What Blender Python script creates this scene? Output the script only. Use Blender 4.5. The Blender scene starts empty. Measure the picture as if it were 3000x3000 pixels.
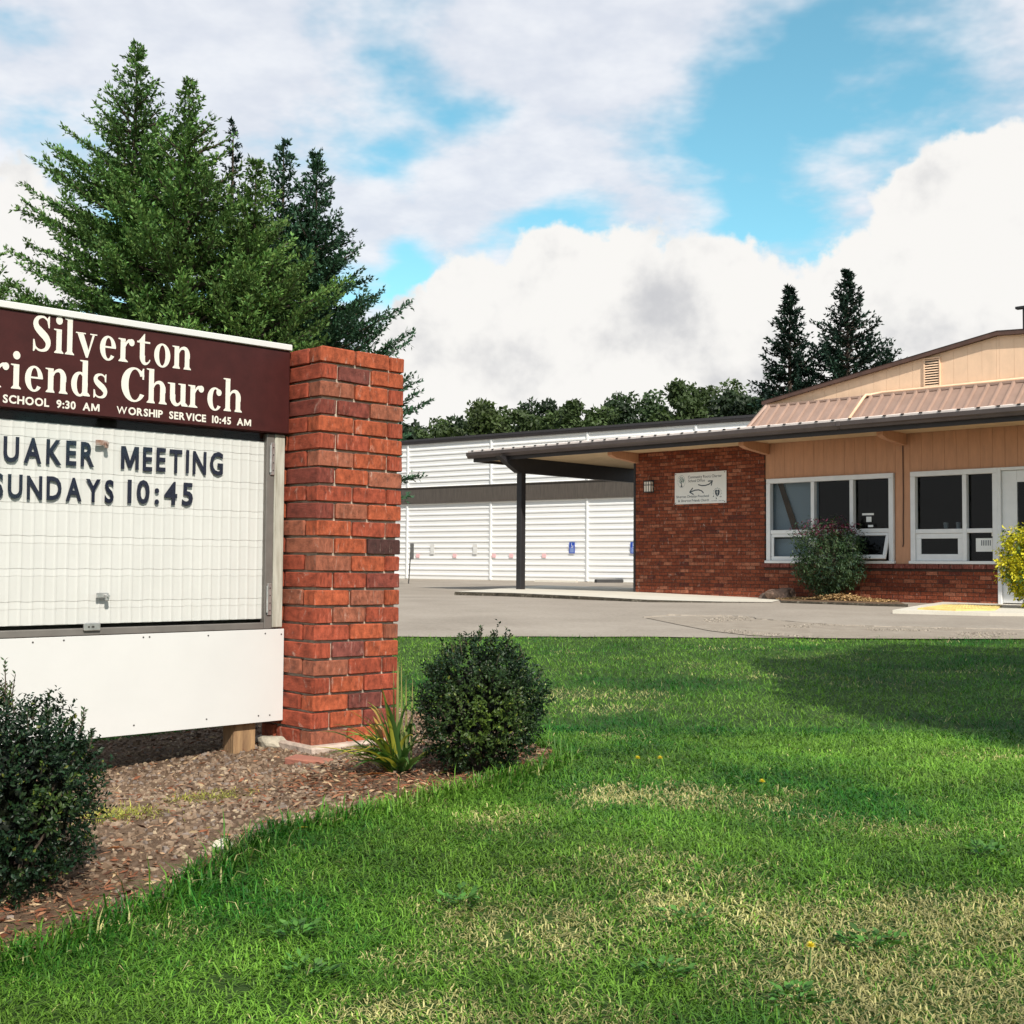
import bpy, math, random
import numpy as np
from mathutils import Vector, Matrix

# ---------------------------------------------------------------- camera, sky, sun, exposure
SC = bpy.context.scene
COL = SC.collection
FPX = 3550.0                                   # focal length in photograph pixels (3000 px wide)
EYE = np.array([0.0, 0.0, 0.836])
PITCH, ROLL = math.atan(155 / FPX), 0.0074
CF = np.array([0, math.cos(PITCH), math.sin(PITCH)])
_r0 = np.array([1.0, 0, 0]); _u0 = np.cross(_r0, CF)
CR = _r0 * math.cos(ROLL) + _u0 * math.sin(ROLL)
CU = _u0 * math.cos(ROLL) - _r0 * math.sin(ROLL)
cam_data = bpy.data.cameras.new('camera')
cam_data.sensor_width = 36.0
cam_data.lens = 36.0 * FPX / 3000.0
cam_data.clip_start, cam_data.clip_end = 0.05, 5000.0
cam = bpy.data.objects.new('camera', cam_data)
COL.objects.link(cam)
_m = Matrix(((CR[0], CU[0], -CF[0], EYE[0]), (CR[1], CU[1], -CF[1], EYE[1]), (CR[2], CU[2], -CF[2], EYE[2]), (0, 0, 0, 1)))
cam.matrix_world = _m
SC.camera = cam
SC.view_settings.view_transform = 'Standard'
SC.view_settings.look = 'None'
SC.view_settings.exposure = 0.15
SC.view_settings.gamma = 1.0
SC.render.resolution_x = SC.render.resolution_y = 1024
SC.cycles.max_bounces, SC.cycles.diffuse_bounces, SC.cycles.glossy_bounces = 5, 3, 2
SC.cycles.transmission_bounces, SC.cycles.transparent_max_bounces = 2, 8
SC.cycles.caustics_reflective = SC.cycles.caustics_refractive = False
SC.cycles.use_denoising = True

SUN_H = np.array([0.38, -0.925])               # horizontal direction towards the sun (behind the camera, to the right)
SUN_EL = math.radians(42)
SUN_STRENGTH, SKY_STRENGTH = 5.0, 0.148
sun_data = bpy.data.lights.new('sun', 'SUN')
sun_data.energy = SUN_STRENGTH
sun_data.angle = math.radians(0.6)
sun_data.color = (1.0, 0.94, 0.84)
sun = bpy.data.objects.new('sun', sun_data)
COL.objects.link(sun)
_to = Vector((SUN_H[0] * math.cos(SUN_EL), SUN_H[1] * math.cos(SUN_EL), math.sin(SUN_EL)))
sun.rotation_euler = _to.to_track_quat('Z', 'Y').to_euler()
sun.location = (8, -12, 14)

def ray(x, y):
    return CF + CR * ((x - 1500) / FPX) + CU * ((1500 - y) / FPX)

class NT:
    """tiny node-tree helper"""
    def __init__(s, tree):
        s.t = tree; s.n = tree.nodes; s.l = tree.links
    def node(s, typ, **kw):
        n = s.n.new(typ)
        for k, v in kw.items():
            setattr(n, k, v)
        return n
    def put(s, sock, v):
        if v is None: return
        if isinstance(v, bpy.types.NodeSocket): s.l.new(v, sock)
        elif isinstance(v, (tuple, list)) and sock.type == 'RGBA' and len(v) == 3: sock.default_value = (*v, 1)
        else: sock.default_value = v
    def math(s, op, a, b=None, c=None, clamp=False):
        n = s.node('ShaderNodeMath', operation=op); n.use_clamp = clamp
        for i, v in enumerate((a, b, c)):
            if v is not None: s.put(n.inputs[i], v)
        return n.outputs[0]
    def vmath(s, op, a, b=None, scale=None):
        n = s.node('ShaderNodeVectorMath', operation=op)
        s.put(n.inputs[0], a)
        if b is not None: s.put(n.inputs[1], b)
        if scale is not None: s.put(n.inputs['Scale'], scale)
        return n.outputs['Vector']
    def noise(s, vec, scale, detail=4, rough=0.55, dist=0.0, lac=2.0):
        n = s.node('ShaderNodeTexNoise')
        if vec is not None: s.put(n.inputs['Vector'], vec)
        for k, v in (('Scale', scale), ('Detail', detail), ('Roughness', rough), ('Distortion', dist), ('Lacunarity', lac)):
            s.put(n.inputs[k], v)
        return n.outputs['Fac']
    def ramp(s, f, *stops):
        n = s.node('ShaderNodeValToRGB'); s.put(n.inputs[0], f)
        e = n.color_ramp.elements
        while len(e) < len(stops): e.new(0.5)
        for i, (p, c) in enumerate(stops):
            e[i].position = p
            e[i].color = (*c, 1) if isinstance(c, (tuple, list)) else (c, c, c, 1)
        return n.outputs['Color']
    def mix(s, f, a, b, mode='MIX'):
        n = s.node('ShaderNodeMix', data_type='RGBA', blend_type=mode)
        s.put(n.inputs[0], f); s.put(n.inputs[6], a); s.put(n.inputs[7], b)
        return n.outputs[2]
    def smooth(s, v, lo, hi):
        n = s.node('ShaderNodeMapRange', interpolation_type='SMOOTHSTEP')
        s.put(n.inputs[0], v); s.put(n.inputs[1], lo); s.put(n.inputs[2], hi)
        return n.outputs[0]
    def combine(s, x, y, z):
        n = s.node('ShaderNodeCombineXYZ')
        for i, v in enumerate((x, y, z)): s.put(n.inputs[i], v)
        return n.outputs[0]

world = bpy.data.worlds.new('World')
SC.world = world
world.use_nodes = True
w = NT(world.node_tree); w.n.clear()
sky = w.node('ShaderNodeTexSky', sky_type='NISHITA')
sky.sun_disc = False
sky.sun_elevation = SUN_EL
sky.sun_rotation = math.atan2(SUN_H[0], SUN_H[1])
sky.altitude = 100; sky.air_density = 1.0; sky.dust_density = 0.2; sky.ozone_density = 2.2
tc = w.node('ShaderNodeTexCoord').outputs['Generated']
sep = w.node('ShaderNodeSeparateXYZ'); w.put(sep.inputs[0], tc)
DX, DY, DZ = sep.outputs
AZ = w.math('ARCTAN2', DX, DY)
EL = w.math('ARCSINE', DZ)
def sky_ang(px, py):
    d = ray(px, py); d = d / np.linalg.norm(d)
    return math.atan2(d[0], d[1]), math.asin(d[2])
ANG = w.combine(AZ, EL, 0.0)
def scaled(px, py, wx, wy):
    """(direction - centre) / width in one node"""
    a, e = sky_ang(px, py); kx, ky = FPX / wx, FPX / wy
    n = w.node('ShaderNodeVectorMath', operation='MULTIPLY_ADD')
    w.put(n.inputs[0], ANG); n.inputs[1].default_value = (kx, ky, 0); n.inputs[2].default_value = (-a * kx, -e * ky, 0)
    return n.outputs['Vector']
def gauss_sum(blobs):
    tot = 0.0
    for px, py, wx, wy, amp in blobs:
        v = scaled(px, py, wx, wy); n = w.node('ShaderNodeVectorMath', operation='DOT_PRODUCT'); w.put(n.inputs[0], v); w.put(n.inputs[1], v)
        tot = w.math('MULTIPLY_ADD', w.math('POWER', math.exp(-1), n.outputs['Value']), amp, tot)
    return tot
def ell_max(blobs):
    tot = -9.0
    for px, py, wx, wy in blobs:
        n = w.node('ShaderNodeVectorMath', operation='LENGTH'); w.put(n.inputs[0], scaled(px, py, wx, wy)); k = min(wx, wy) / 300.0
        tot = w.math('MAXIMUM', w.math('MULTIPLY_ADD', n.outputs['Value'], -k, k), tot)
    return tot
# thin broken layer high up: noise on a level sheet far overhead
hz = w.math('ADD', w.math('MAXIMUM', DZ, 0.0), 0.22)
sheet = w.combine(w.math('DIVIDE', DX, hz), w.math('DIVIDE', DY, hz), 0.0)
n1 = w.noise(sheet, 2.1, 5, 0.52, 0.25)
n2 = w.noise(sheet, 7.5, 4, 0.6)
hi = w.math('ADD', w.math('MULTIPLY', n1, 1.0), w.math('MULTIPLY', n2, 0.36))
bias = gauss_sum([(2430, 240, 430, 210, -.21), (2900, 330, 320, 170, -.17), (2150, 440, 220, 120, -.20), (1690, 610, 150, 90, -.24),
                  (1360, 330, 190, 60, -.20), (1150, 470, 170, 90, -.26), (60, 470, 150, 90, -.20), (250, 330, 140, 80, -.12), (80, 60, 170, 60, -.15),
                  (2200, 640, 150, 110, -.24), (2420, 720, 110, 90, -.16), (1200, 820, 70, 160, -.30), (1180, 190, 120, 45, -.14),
                  (700, 330, 330, 170, .12), (1750, 180, 380, 190, .16), (1550, 480, 260, 110, .08), (1300, 640, 230, 120, .10),
                  (1900, 590, 190, 100, .16), (2320, 520, 240, 90, .20), (330, 120, 400, 130, .12), (1060, 620, 200, 100, .05),
                  (2560, 70, 120, 50, .10), (2540, 240, 120, 40, .10)])
hi = w.math('ADD', hi, bias)
hi_a = w.math('MULTIPLY', w.smooth(hi, 0.48, 0.74), 0.95)
hi_c = w.mix(w.smooth(n2, 0.3, 0.75), (0.66, 0.69, 0.77), (0.82, 0.83, 0.87))
# heaped clouds standing low round the horizon
ang = ANG
k1 = w.noise(ang, 11.0, 4, 0.55)
k2 = w.noise(ang, 34.0, 4, 0.6)
k3 = w.noise(ang, 5.0, 1, 0.5)
heap = ell_max([(1430, 960, 240, 230), (1350, 1150, 320, 300), (1780, 900, 270, 240), (1680, 980, 330, 330), (2080, 930, 330, 240), (2300, 1000, 330, 230),
                (2620, 880, 270, 230), (2760, 700, 230, 230), (2920, 600, 250, 240), (2990, 820, 420, 420), (3330, 760, 420, 420), (2000, 1250, 900, 300), (90, 760, 190, 230), (-150, 800, 260, 300)])
wob = w.math('ADD', w.math('MULTIPLY', w.math('SUBTRACT', k1, 0.5), 0.75), w.math('MULTIPLY', w.math('SUBTRACT', k2, 0.5), 0.42))
heap = w.math('ADD', heap, wob)
around = w.math('SUBTRACT', w.math('ADD', k3, w.math('MULTIPLY', w.math('SUBTRACT', k1, .5), .5)), w.math('ADD', 0.30, w.math('MULTIPLY', w.math('ABSOLUTE', EL), 1.25)))
offview = w.smooth(w.math('ABSOLUTE', AZ), 0.46, 0.62)
heap = w.math('MAXIMUM', heap, w.math('MULTIPLY', w.math('MULTIPLY', around, 2.0), offview))
lo_a = w.smooth(heap, 0.0, 0.11)
shade = gauss_sum([(1960, 890, 120, 130, .50), (1830, 1010, 260, 80, .22), (1420, 1060, 300, 120, .30), (2300, 1100, 260, 90, .22), (2750, 1020, 330, 140, .30), (1250, 980, 120, 120, .15), (1560, 830, 120, 70, .10)])
sh = w.math('ADD', w.math('MULTIPLY', w.math('SUBTRACT', k1, 0.50), 1.7), w.math('ADD', shade, w.math('MULTIPLY', w.math('SUBTRACT', k2, .5), .7)))
lo_c = w.mix(w.smooth(sh, 0.05, 0.75), (0.86, 0.845, 0.82), (0.56, 0.565, 0.585))
bg_sky = w.node('ShaderNodeBackground'); bg_sky.inputs['Strength'].default_value = SKY_STRENGTH
skyc = w.mix(1.0, sky.outputs[0], (0.90, 1.36, 1.10), 'MULTIPLY')
w.put(bg_sky.inputs['Color'], skyc)
bg_hi = w.node('ShaderNodeBackground'); w.put(bg_hi.inputs['Color'], hi_c); bg_hi.inputs['Strength'].default_value = 1.0
bg_lo = w.node('ShaderNodeBackground'); w.put(bg_lo.inputs['Color'], lo_c); bg_lo.inputs['Strength'].default_value = 1.0
mx1 = w.node('ShaderNodeMixShader'); w.put(mx1.inputs[0], hi_a); w.l.new(bg_sky.outputs[0], mx1.inputs[1]); w.l.new(bg_hi.outputs[0], mx1.inputs[2])
mx2 = w.node('ShaderNodeMixShader'); w.put(mx2.inputs[0], lo_a); w.l.new(mx1.outputs[0], mx2.inputs[1]); w.l.new(bg_lo.outputs[0], mx2.inputs[2])
world.cycles.sampling_method = 'MANUAL'; world.cycles.sample_map_resolution = 256
wo = w.node('ShaderNodeOutputWorld'); w.l.new(mx2.outputs[0], wo.inputs[0])

# ---------------------------------------------------------------- pixels to places
def onz(x, y, z):
    d = ray(x, y); return EYE + d * ((z - EYE[2]) / d[2])
class Frame:
    """a local frame: X along a wall (left to right), Y into it, Z up"""
    def __init__(s, o, ang):
        s.o = np.array(o, float); s.ang = ang
        s.X = np.array([math.cos(ang), math.sin(ang), 0]); s.Y = np.array([-math.sin(ang), math.cos(ang), 0])
    def loc(s, P):
        q = np.array(P) - s.o; return np.array([q @ s.X, q @ s.Y, q[2]])
    def aty(s, x, y, v=0.0):
        d = ray(x, y); e = EYE - s.o; t = (v - e @ s.Y) / (d @ s.Y); return s.loc(EYE + t * d)
    def atx(s, x, y, u=0.0):
        d = ray(x, y); e = EYE - s.o; t = (u - e @ s.X) / (d @ s.X); return s.loc(EYE + t * d)
    def world(s, l):
        return s.o + s.X * l[0] + s.Y * l[1] + np.array([0, 0, l[2]])
TY = np.array([-60, 0, 3.6, 5.0, 6.5, 12, 18.5, 26, 34, 60, 400, 3000.0])
TZ = np.array([-1.2, -.45, -.03, 0, 0.0, .12, .24, .255, .285, .30, .3, .3])
def gz(X, Y):
    """height of the ground"""
    X = np.asarray(X, float); u = (X + 1.69) * .722 + (np.asarray(Y, float) - 4.92) * .692; v = -(X + 1.69) * .692 + (np.asarray(Y, float) - 4.92) * .722
    return np.interp(Y, TY, TZ) - 0.095 * np.exp(-(u / .95) ** 2 - (v / .62) ** 2)      # the bed dips a little before the sign
def onground(x, y, lift=0.0):
    d = ray(x, y); t = 2.0
    for _ in range(60):
        P = EYE + d * t
        g = gz(P[0], P[1]) + lift
        t2 = (g - EYE[2]) / d[2]
        t = 0.5 * t + 0.5 * max(0.5, min(t2, 900))
    return EYE + d * t

# ---------------------------------------------------------------- materials
MATS = {}
def mat(name, col, rough=0.7, var=0.0, vscale=8.0, bump=0.0, bscale=60.0, metal=0.0, spec=0.5, col2=None, coord='Object', stretch=None, detail=5):
    if name in MATS: return MATS[name]
    m = bpy.data.materials.new(name); m.use_nodes = True
    t = NT(m.node_tree); b = t.n['Principled BSDF']
    b.inputs['Roughness'].default_value = rough; b.inputs['Metallic'].default_value = metal
    b.inputs['Specular IOR Level'].default_value = spec
    v = t.node('ShaderNodeTexCoord').outputs[coord]
    if stretch: v = t.vmath('MULTIPLY', v, stretch)
    if var > 0 or col2:
        f = t.noise(v, vscale, detail, 0.6)
        c2 = col2 if col2 else tuple(c * (1 - var) for c in col)
        c1 = col if col2 else tuple(min(1, c * (1 + var)) for c in col)
        t.put(b.inputs['Base Color'], t.ramp(f, (0.3, c2), (0.7, c1)))
    else:
        b.inputs['Base Color'].default_value = (*col, 1)
    if bump:
        bn = t.node('ShaderNodeBump'); bn.inputs['Strength'].default_value = bump; bn.inputs['Distance'].default_value = 0.01
        t.put(bn.inputs['Height'], t.noise(v, bscale, 4, 0.6)); t.l.new(bn.outputs[0], b.inputs['Normal'])
    MATS[name] = m
    return m
def brick_mat(name, source, grout=False):
    """fired clay: colour of each brick from the object colour or a colour attribute, mottled, with pale bloom and soot"""
    m = bpy.data.materials.new(name); m.use_nodes = True
    t = NT(m.node_tree); b = t.n['Principled BSDF']; b.inputs['Roughness'].default_value = 0.85; b.inputs['Specular IOR Level'].default_value = 0.25
    if source == 'object':
        oi = t.node('ShaderNodeObjectInfo'); base = oi.outputs['Color']
        v = t.node('ShaderNodeTexCoord').outputs['Object']
        v = t.vmath('ADD', v, t.combine(t.math('MULTIPLY', oi.outputs['Random'], 37.0), t.math('MULTIPLY', oi.outputs['Random'], 91.0), 0.0))
        v = t.vmath('MULTIPLY', v, (2.6, 1.3, 0.62)); k = 1.0
    else:
        a = t.node('ShaderNodeAttribute', attribute_name='tint'); base = a.outputs['Color']
        v = t.node('ShaderNodeTexCoord').outputs['Object']; k = 5.0
    mott = t.noise(v, 3.0 * k, 6, 0.65)
    base = t.mix(1.0, base, t.ramp(mott, (0.30, 0.42), (0.70, 1.32)), 'MULTIPLY')
    soot = t.smooth(t.noise(v, 1.3 * k, 5, 0.7, 0.6), 0.57, 0.76)
    base = t.mix(t.math('MULTIPLY', soot, 0.75), base, (0.05, 0.025, 0.025))
    sv = t.vmath('MULTIPLY', v, (1.0, 1.0, 0.35))
    bloom = t.smooth(t.noise(sv, 2.6 * k, 7, 0.75, 0.9), 0.57, 0.71)
    base = t.mix(t.math('MULTIPLY', bloom, 0.62), base, (0.55, 0.42, 0.34))
    t.put(b.inputs['Base Color'], base)
    bn = t.node('ShaderNodeBump'); bn.inputs['Strength'].default_value = 0.8; bn.inputs['Distance'].default_value = 0.006
    t.put(bn.inputs['Height'], t.noise(v, 14.0 * k, 5, 0.7)); t.l.new(bn.outputs[0], b.inputs['Normal'])
    MATS[name] = m
    return m
def leaf_mat(name, rough=0.5, trans=0.25, spec=0.4, attr='tint'):
    """thin leaves: colour attribute, a little light passing through"""
    m = bpy.data.materials.new(name); m.use_nodes = True
    t = NT(m.node_tree); b = t.n['Principled BSDF']
    a = t.node('ShaderNodeAttribute', attribute_name=attr)
    t.put(b.inputs['Base Color'], a.outputs['Color'])
    b.inputs['Roughness'].default_value = rough; b.inputs['Specular IOR Level'].default_value = spec
    tr = t.node('ShaderNodeBsdfTranslucent'); t.put(tr.inputs[0], t.mix(1.0, a.outputs['Color'], (1.1, 1.25, 0.7), 'MULTIPLY'))
    mx = t.node('ShaderNodeMixShader'); mx.inputs[0].default_value = trans
    t.l.new(b.outputs[0], mx.inputs[1]); t.l.new(tr.outputs[0], mx.inputs[2])
    t.l.new(mx.outputs[0], t.n['Material Output'].inputs[0])
    MATS[name] = m
    return m
def glass_mat(name, tint=(0.9, 0.95, 0.95), refl=1.0):
    m = bpy.data.materials.new(name); m.use_nodes = True
    t = NT(m.node_tree); t.n.remove(t.n['Principled BSDF'])
    tr = t.node('ShaderNodeBsdfTransparent'); tr.inputs[0].default_value = (*tint, 1)
    gl = t.node('ShaderNodeBsdfGlossy'); gl.inputs['Roughness'].default_value = 0.02
    fc = t.node('ShaderNodeLayerWeight').outputs['Facing']
    fr = t.math('ADD', 0.04, t.math('MULTIPLY', t.math('POWER', fc, 5.0), 0.9))
    mx = t.node('ShaderNodeMixShader'); t.put(mx.inputs[0], t.math('MULTIPLY', fr, refl))
    t.l.new(tr.outputs[0], mx.inputs[1]); t.l.new(gl.outputs[0], mx.inputs[2])
    t.l.new(mx.outputs[0], t.n['Material Output'].inputs[0])
    MATS[name] = m
    return m

# ---------------------------------------------------------------- mesh building
RNG = np.random.default_rng(11)
random.seed(11)
class MB:
    """collects shapes; build() links them as one mesh object"""
    def __init__(s): s.v = []; s.f = []; s.n = 0
    def add(s, verts, faces):
        s.v.extend([tuple(map(float, p)) for p in verts]); s.f.extend([tuple(i + s.n for i in f) for f in faces]); s.n += len(verts); return s
    def box(s, x0, x1, y0, y1, z0, z1, bev=0.0):
        if bev <= 0:
            v = [(x, y, z) for x in (x0, x1) for y in (y0, y1) for z in (z0, z1)]
            return s.add(v, [(0, 1, 3, 2), (4, 6, 7, 5), (0, 4, 5, 1), (2, 3, 7, 6), (0, 2, 6, 4), (1, 5, 7, 3)])
        b = bev; v = []
        for sx, ex in ((x0, 1), (x1, -1)):
            for sy, ey in ((y0, 1), (y1, -1)):
                for sz, ez in ((z0, 1), (z1, -1)):
                    v += [(sx, sy + ey * b, sz + ez * b), (sx + ex * b, sy, sz + ez * b), (sx + ex * b, sy + ey * b, sz)]
        c = lambda i, j, k: (i * 4 + j * 2 + k) * 3
        f = []
        for i in (0, 1):
            f.append((c(i,0,0), c(i,1,0), c(i,1,1), c(i,0,1)) if i else (c(i,0,0), c(i,0,1), c(i,1,1), c(i,1,0)))
            f.append((c(0,i,0)+1, c(0,i,1)+1, c(1,i,1)+1, c(1,i,0)+1) if i else (c(0,i,0)+1, c(1,i,0)+1, c(1,i,1)+1, c(0,i,1)+1))
            f.append((c(0,0,i)+2, c(1,0,i)+2, c(1,1,i)+2, c(0,1,i)+2) if i else (c(0,0,i)+2, c(0,1,i)+2, c(1,1,i)+2, c(1,0,i)+2))
        for i in (0, 1):
            for j in (0, 1):
                f.append((c(i,j,0), c(i,j,1), c(i,j,1)+1, c(i,j,0)+1))
                f.append((c(i,0,j), c(i,1,j), c(i,1,j)+2, c(i,0,j)+2))
                f.append((c(0,i,j)+1, c(1,i,j)+1, c(1,i,j)+2, c(0,i,j)+2))
                for k in (0, 1): f.append((c(i,j,k), c(i,j,k)+1, c(i,j,k)+2))
        return s.add(v, f)
    def prism(s, poly, ax, a, b):
        """poly: 2-D outline; ax: axis of extrusion; from a to b"""
        n = len(poly)
        def P(p, h):
            return {'x': (h, p[0], p[1]), 'y': (p[0], h, p[1]), 'z': (p[0], p[1], h)}[ax]
        v = [P(p, a) for p in poly] + [P(p, b) for p in poly]
        f = [tuple(range(n))[::-1], tuple(range(n, 2 * n))] + [(i, (i + 1) % n, n + (i + 1) % n, n + i) for i in range(n)]
        return s.add(v, f)
    def tube(s, pts, rad, sides=8, cap=True):
        pts = [np.array(p, float) for p in pts]; n = len(pts)
        rad = [rad] * n if np.isscalar(rad) else rad
        v = []; up = None
        for i, p in enumerate(pts):
            d = pts[min(i + 1, n - 1)] - pts[max(i - 1, 0)]; d = d / (np.linalg.norm(d) + 1e-9)
            if up is None: up = np.array([0, 0, 1.0]) if abs(d[2]) < 0.9 else np.array([1.0, 0, 0])
            a = np.cross(d, up); a /= np.linalg.norm(a) + 1e-9; b2 = np.cross(a, d); up = b2
            for k in range(sides):
                t = 2 * math.pi * k / sides
                v.append(p + rad[i] * (a * math.cos(t) + b2 * math.sin(t)))
        f = [(i * sides + k, i * sides + (k + 1) % sides, (i + 1) * sides + (k + 1) % sides, (i + 1) * sides + k) for i in range(n - 1) for k in range(sides)]
        if cap: f += [tuple(range(sides))[::-1], tuple((n - 1) * sides + k for k in range(sides))]
        return s.add(v, f)
    def mesh(s, name):
        m = bpy.data.meshes.new(name); m.from_pydata(s.v, [], s.f); m.update(); return m
    def build(s, name, material, parent=None, smooth=False):
        return link(name, s.mesh(name), material, parent, smooth)
def link(name, me, material, parent=None, smooth=False):
    if material is not None and not me.materials: me.materials.append(material)
    if smooth: me.polygons.foreach_set('use_smooth', [True] * len(me.polygons))
    o = bpy.data.objects.new(name, me); COL.objects.link(o); o.parent = parent
    return o
def fast_mesh(name, verts, quads=None, tris=None, tint=None, flat=False):
    """numpy arrays straight to a mesh; tint = one colour for each vertex"""
    me = bpy.data.meshes.new(name); verts = np.asarray(verts, np.float32)
    me.vertices.add(len(verts)); me.vertices.foreach_set('co', verts.ravel())
    loops = []; tot = []
    if quads is not None and len(quads): loops.append(np.asarray(quads, np.int32).ravel()); tot.append(np.full(len(quads), 4, np.int32))
    if tris is not None and len(tris): loops.append(np.asarray(tris, np.int32).ravel()); tot.append(np.full(len(tris), 3, np.int32))
    loops = np.concatenate(loops); tot = np.concatenate(tot)
    me.loops.add(len(loops)); me.loops.foreach_set('vertex_index', loops)
    me.polygons.add(len(tot)); st = np.concatenate([[0], np.cumsum(tot)[:-1]]).astype(np.int32)
    me.polygons.foreach_set('loop_start', st)
    me.update(calc_edges=True)
    if flat: me.polygons.foreach_set('use_smooth', np.zeros(len(tot), bool))
    if tint is not None:
        a = me.attributes.new('tint', 'FLOAT_COLOR', 'POINT')
        a.data.foreach_set('color', np.concatenate([np.asarray(tint, np.float32), np.ones((len(verts), 1), np.float32)], 1).ravel())
    return me
def tag(o, label=None, cat=None, group=None, kind=None):
    if label: o['label'] = label
    if cat: o['category'] = cat
    if group: o['group'] = group
    if kind: o['kind'] = kind
    return o
def empty(name, loc, ang=0.0):
    o = bpy.data.objects.new(name, None); COL.objects.link(o); o.empty_display_size = 0.1
    o.location = tuple(map(float, loc)); o.rotation_euler = (0, 0, ang); return o
def vnoise(P, sc, seed=0):
    """cheap smooth value noise for layout"""
    P = np.asarray(P, float) * sc; i = np.floor(P).astype(int); f = P - i; f = f * f * (3 - 2 * f)
    def h(a, b):
        n = (a * 374761393 + b * 668265263 + seed * 144665) & 0x7fffffff
        n = ((n ^ (n >> 13)) * 1274126177) & 0x7fffffff
        return (n & 0xffff) / 65535.0
    a = h(i[:, 0], i[:, 1]); b = h(i[:, 0] + 1, i[:, 1]); c = h(i[:, 0], i[:, 1] + 1); d = h(i[:, 0] + 1, i[:, 1] + 1)
    return (a * (1 - f[:, 0]) + b * f[:, 0]) * (1 - f[:, 1]) + (c * (1 - f[:, 0]) + d * f[:, 0]) * f[:, 1]
def inpoly(P, poly):
    x, y = P[:, 0], P[:, 1]; r = np.zeros(len(P), bool); n = len(poly)
    for i in range(n):
        x1, y1 = poly[i]; x2, y2 = poly[(i + 1) % n]
        c = ((y1 > y) != (y2 > y)) & (x < (x2 - x1) * (y - y1) / (y2 - y1 + 1e-12) + x1); r ^= c
    return r
def unit(v): return v / (np.linalg.norm(v, axis=-1, keepdims=True) + 1e-9)
def leaves(P, D, N, L, W, col, fold=0.18):
    """pointed leaves at P along D, facing N; four corners folded along the midrib -> verts, tris, tint"""
    D = unit(D); S = unit(np.cross(D, N)); N2 = np.cross(S, D); n = len(P)
    L = np.broadcast_to(L, (n,))[:, None]; W = np.broadcast_to(W, (n,))[:, None]
    v = np.stack([P, P + D * L * .45 + S * W * .5 + N2 * W * fold, P + D * L, P + D * L * .45 - S * W * .5 + N2 * W * fold], 1).reshape(-1, 3)
    k = np.arange(n)[:, None] * 4
    t = np.concatenate([k + np.array([[0, 1, 2]]), k + np.array([[0, 2, 3]])], 0)
    return v, t, np.repeat(col, 4, 0)
def rdir(n): return unit(RNG.normal(size=(n, 3)))

# ---------------------------------------------------------------- the setting: lawn, bed, parking lot, porch slab
def patch_mat(name, stops, rough=0.9, scale=3.0, fine=40.0, bump=0.5, fine_amp=0.5):
    m = bpy.data.materials.new(name); m.use_nodes = True
    t = NT(m.node_tree); b = t.n['Principled BSDF']; b.inputs['Roughness'].default_value = rough; b.inputs['Specular IOR Level'].default_value = 0.2
    v = t.node('ShaderNodeTexCoord').outputs['Object']
    f = t.math('ADD', t.math('MULTIPLY', t.noise(v, scale, 5, 0.6), 1 - fine_amp), t.math('MULTIPLY', t.noise(v, fine, 5, 0.7), fine_amp))
    t.put(b.inputs['Base Color'], t.ramp(f, *stops))
    bn = t.node('ShaderNodeBump'); bn.inputs['Strength'].default_value = bump; bn.inputs['Distance'].default_value = 0.02
    t.put(bn.inputs['Height'], t.noise(v, fine * 1.5, 5, 0.7)); t.l.new(bn.outputs[0], b.inputs['Normal'])
    MATS[name] = m; return m
M_soil = patch_mat('lawn_soil', [(0.3, (0.018, 0.040, 0.008)), (0.6, (0.035, 0.068, 0.014)), (0.8, (0.10, 0.10, 0.04))], scale=1.2)
M_asph = patch_mat('asphalt', [(0.32, (0.21, 0.178, 0.145)), (0.5, (0.29, 0.25, 0.207)), (0.68, (0.36, 0.315, 0.265))], scale=0.6, fine=22.0, bump=0.3, fine_amp=0.5)
M_worn = patch_mat('worn_asphalt', [(0.3, (0.22, 0.18, 0.145)), (0.5, (0.31, 0.262, 0.21)), (0.7, (0.38, 0.33, 0.27))], scale=5, fine=60.0, bump=0.7)
M_conc = patch_mat('concrete', [(0.3, (0.50, 0.46, 0.39)), (0.6, (0.60, 0.56, 0.48)), (0.8, (0.66, 0.62, 0.54))], scale=1.5, fine=50.0, bump=0.2, fine_amp=0.35)
M_kerb = patch_mat('mossy_concrete', [(0.36, (0.02, 0.018, 0.013)), (0.54, (0.07, 0.058, 0.042)), (0.72, (0.30, 0.27, 0.21))], scale=6, fine=22.0, bump=0.8)
M_bed = patch_mat('bed_soil', [(0.3, (0.09, 0.055, 0.035)), (0.5, (0.17, 0.108, 0.068)), (0.7, (0.28, 0.20, 0.13))], scale=4, fine=55.0, bump=1.0)

def sheet(name, xs, ys, material, lift=0.0, mask=None):
    X, Y = np.meshgrid(xs, ys); Z = gz(X, Y) + lift
    v = np.stack([X, Y, Z], -1).reshape(-1, 3); nx = len(xs)
    q = [(j * nx + i, j * nx + i + 1, (j + 1) * nx + i + 1, (j + 1) * nx + i) for j in range(len(ys) - 1) for i in range(nx - 1)]
    return tag(link(name, fast_mesh(name, v, quads=q), material), kind='structure')
sheet('lawn', np.concatenate([[-2500, -400, -60, -20, -8], np.linspace(-4, 1, 34), [4, 8, 20, 60, 400, 2500.0]]),
      np.concatenate([[-60, -20, 0, 1, 2], np.linspace(2.8, 6.5, 26), [8, 10, 12, 18.5, 26, 34, 60, 400, 3000.0]]), M_soil)

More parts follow.
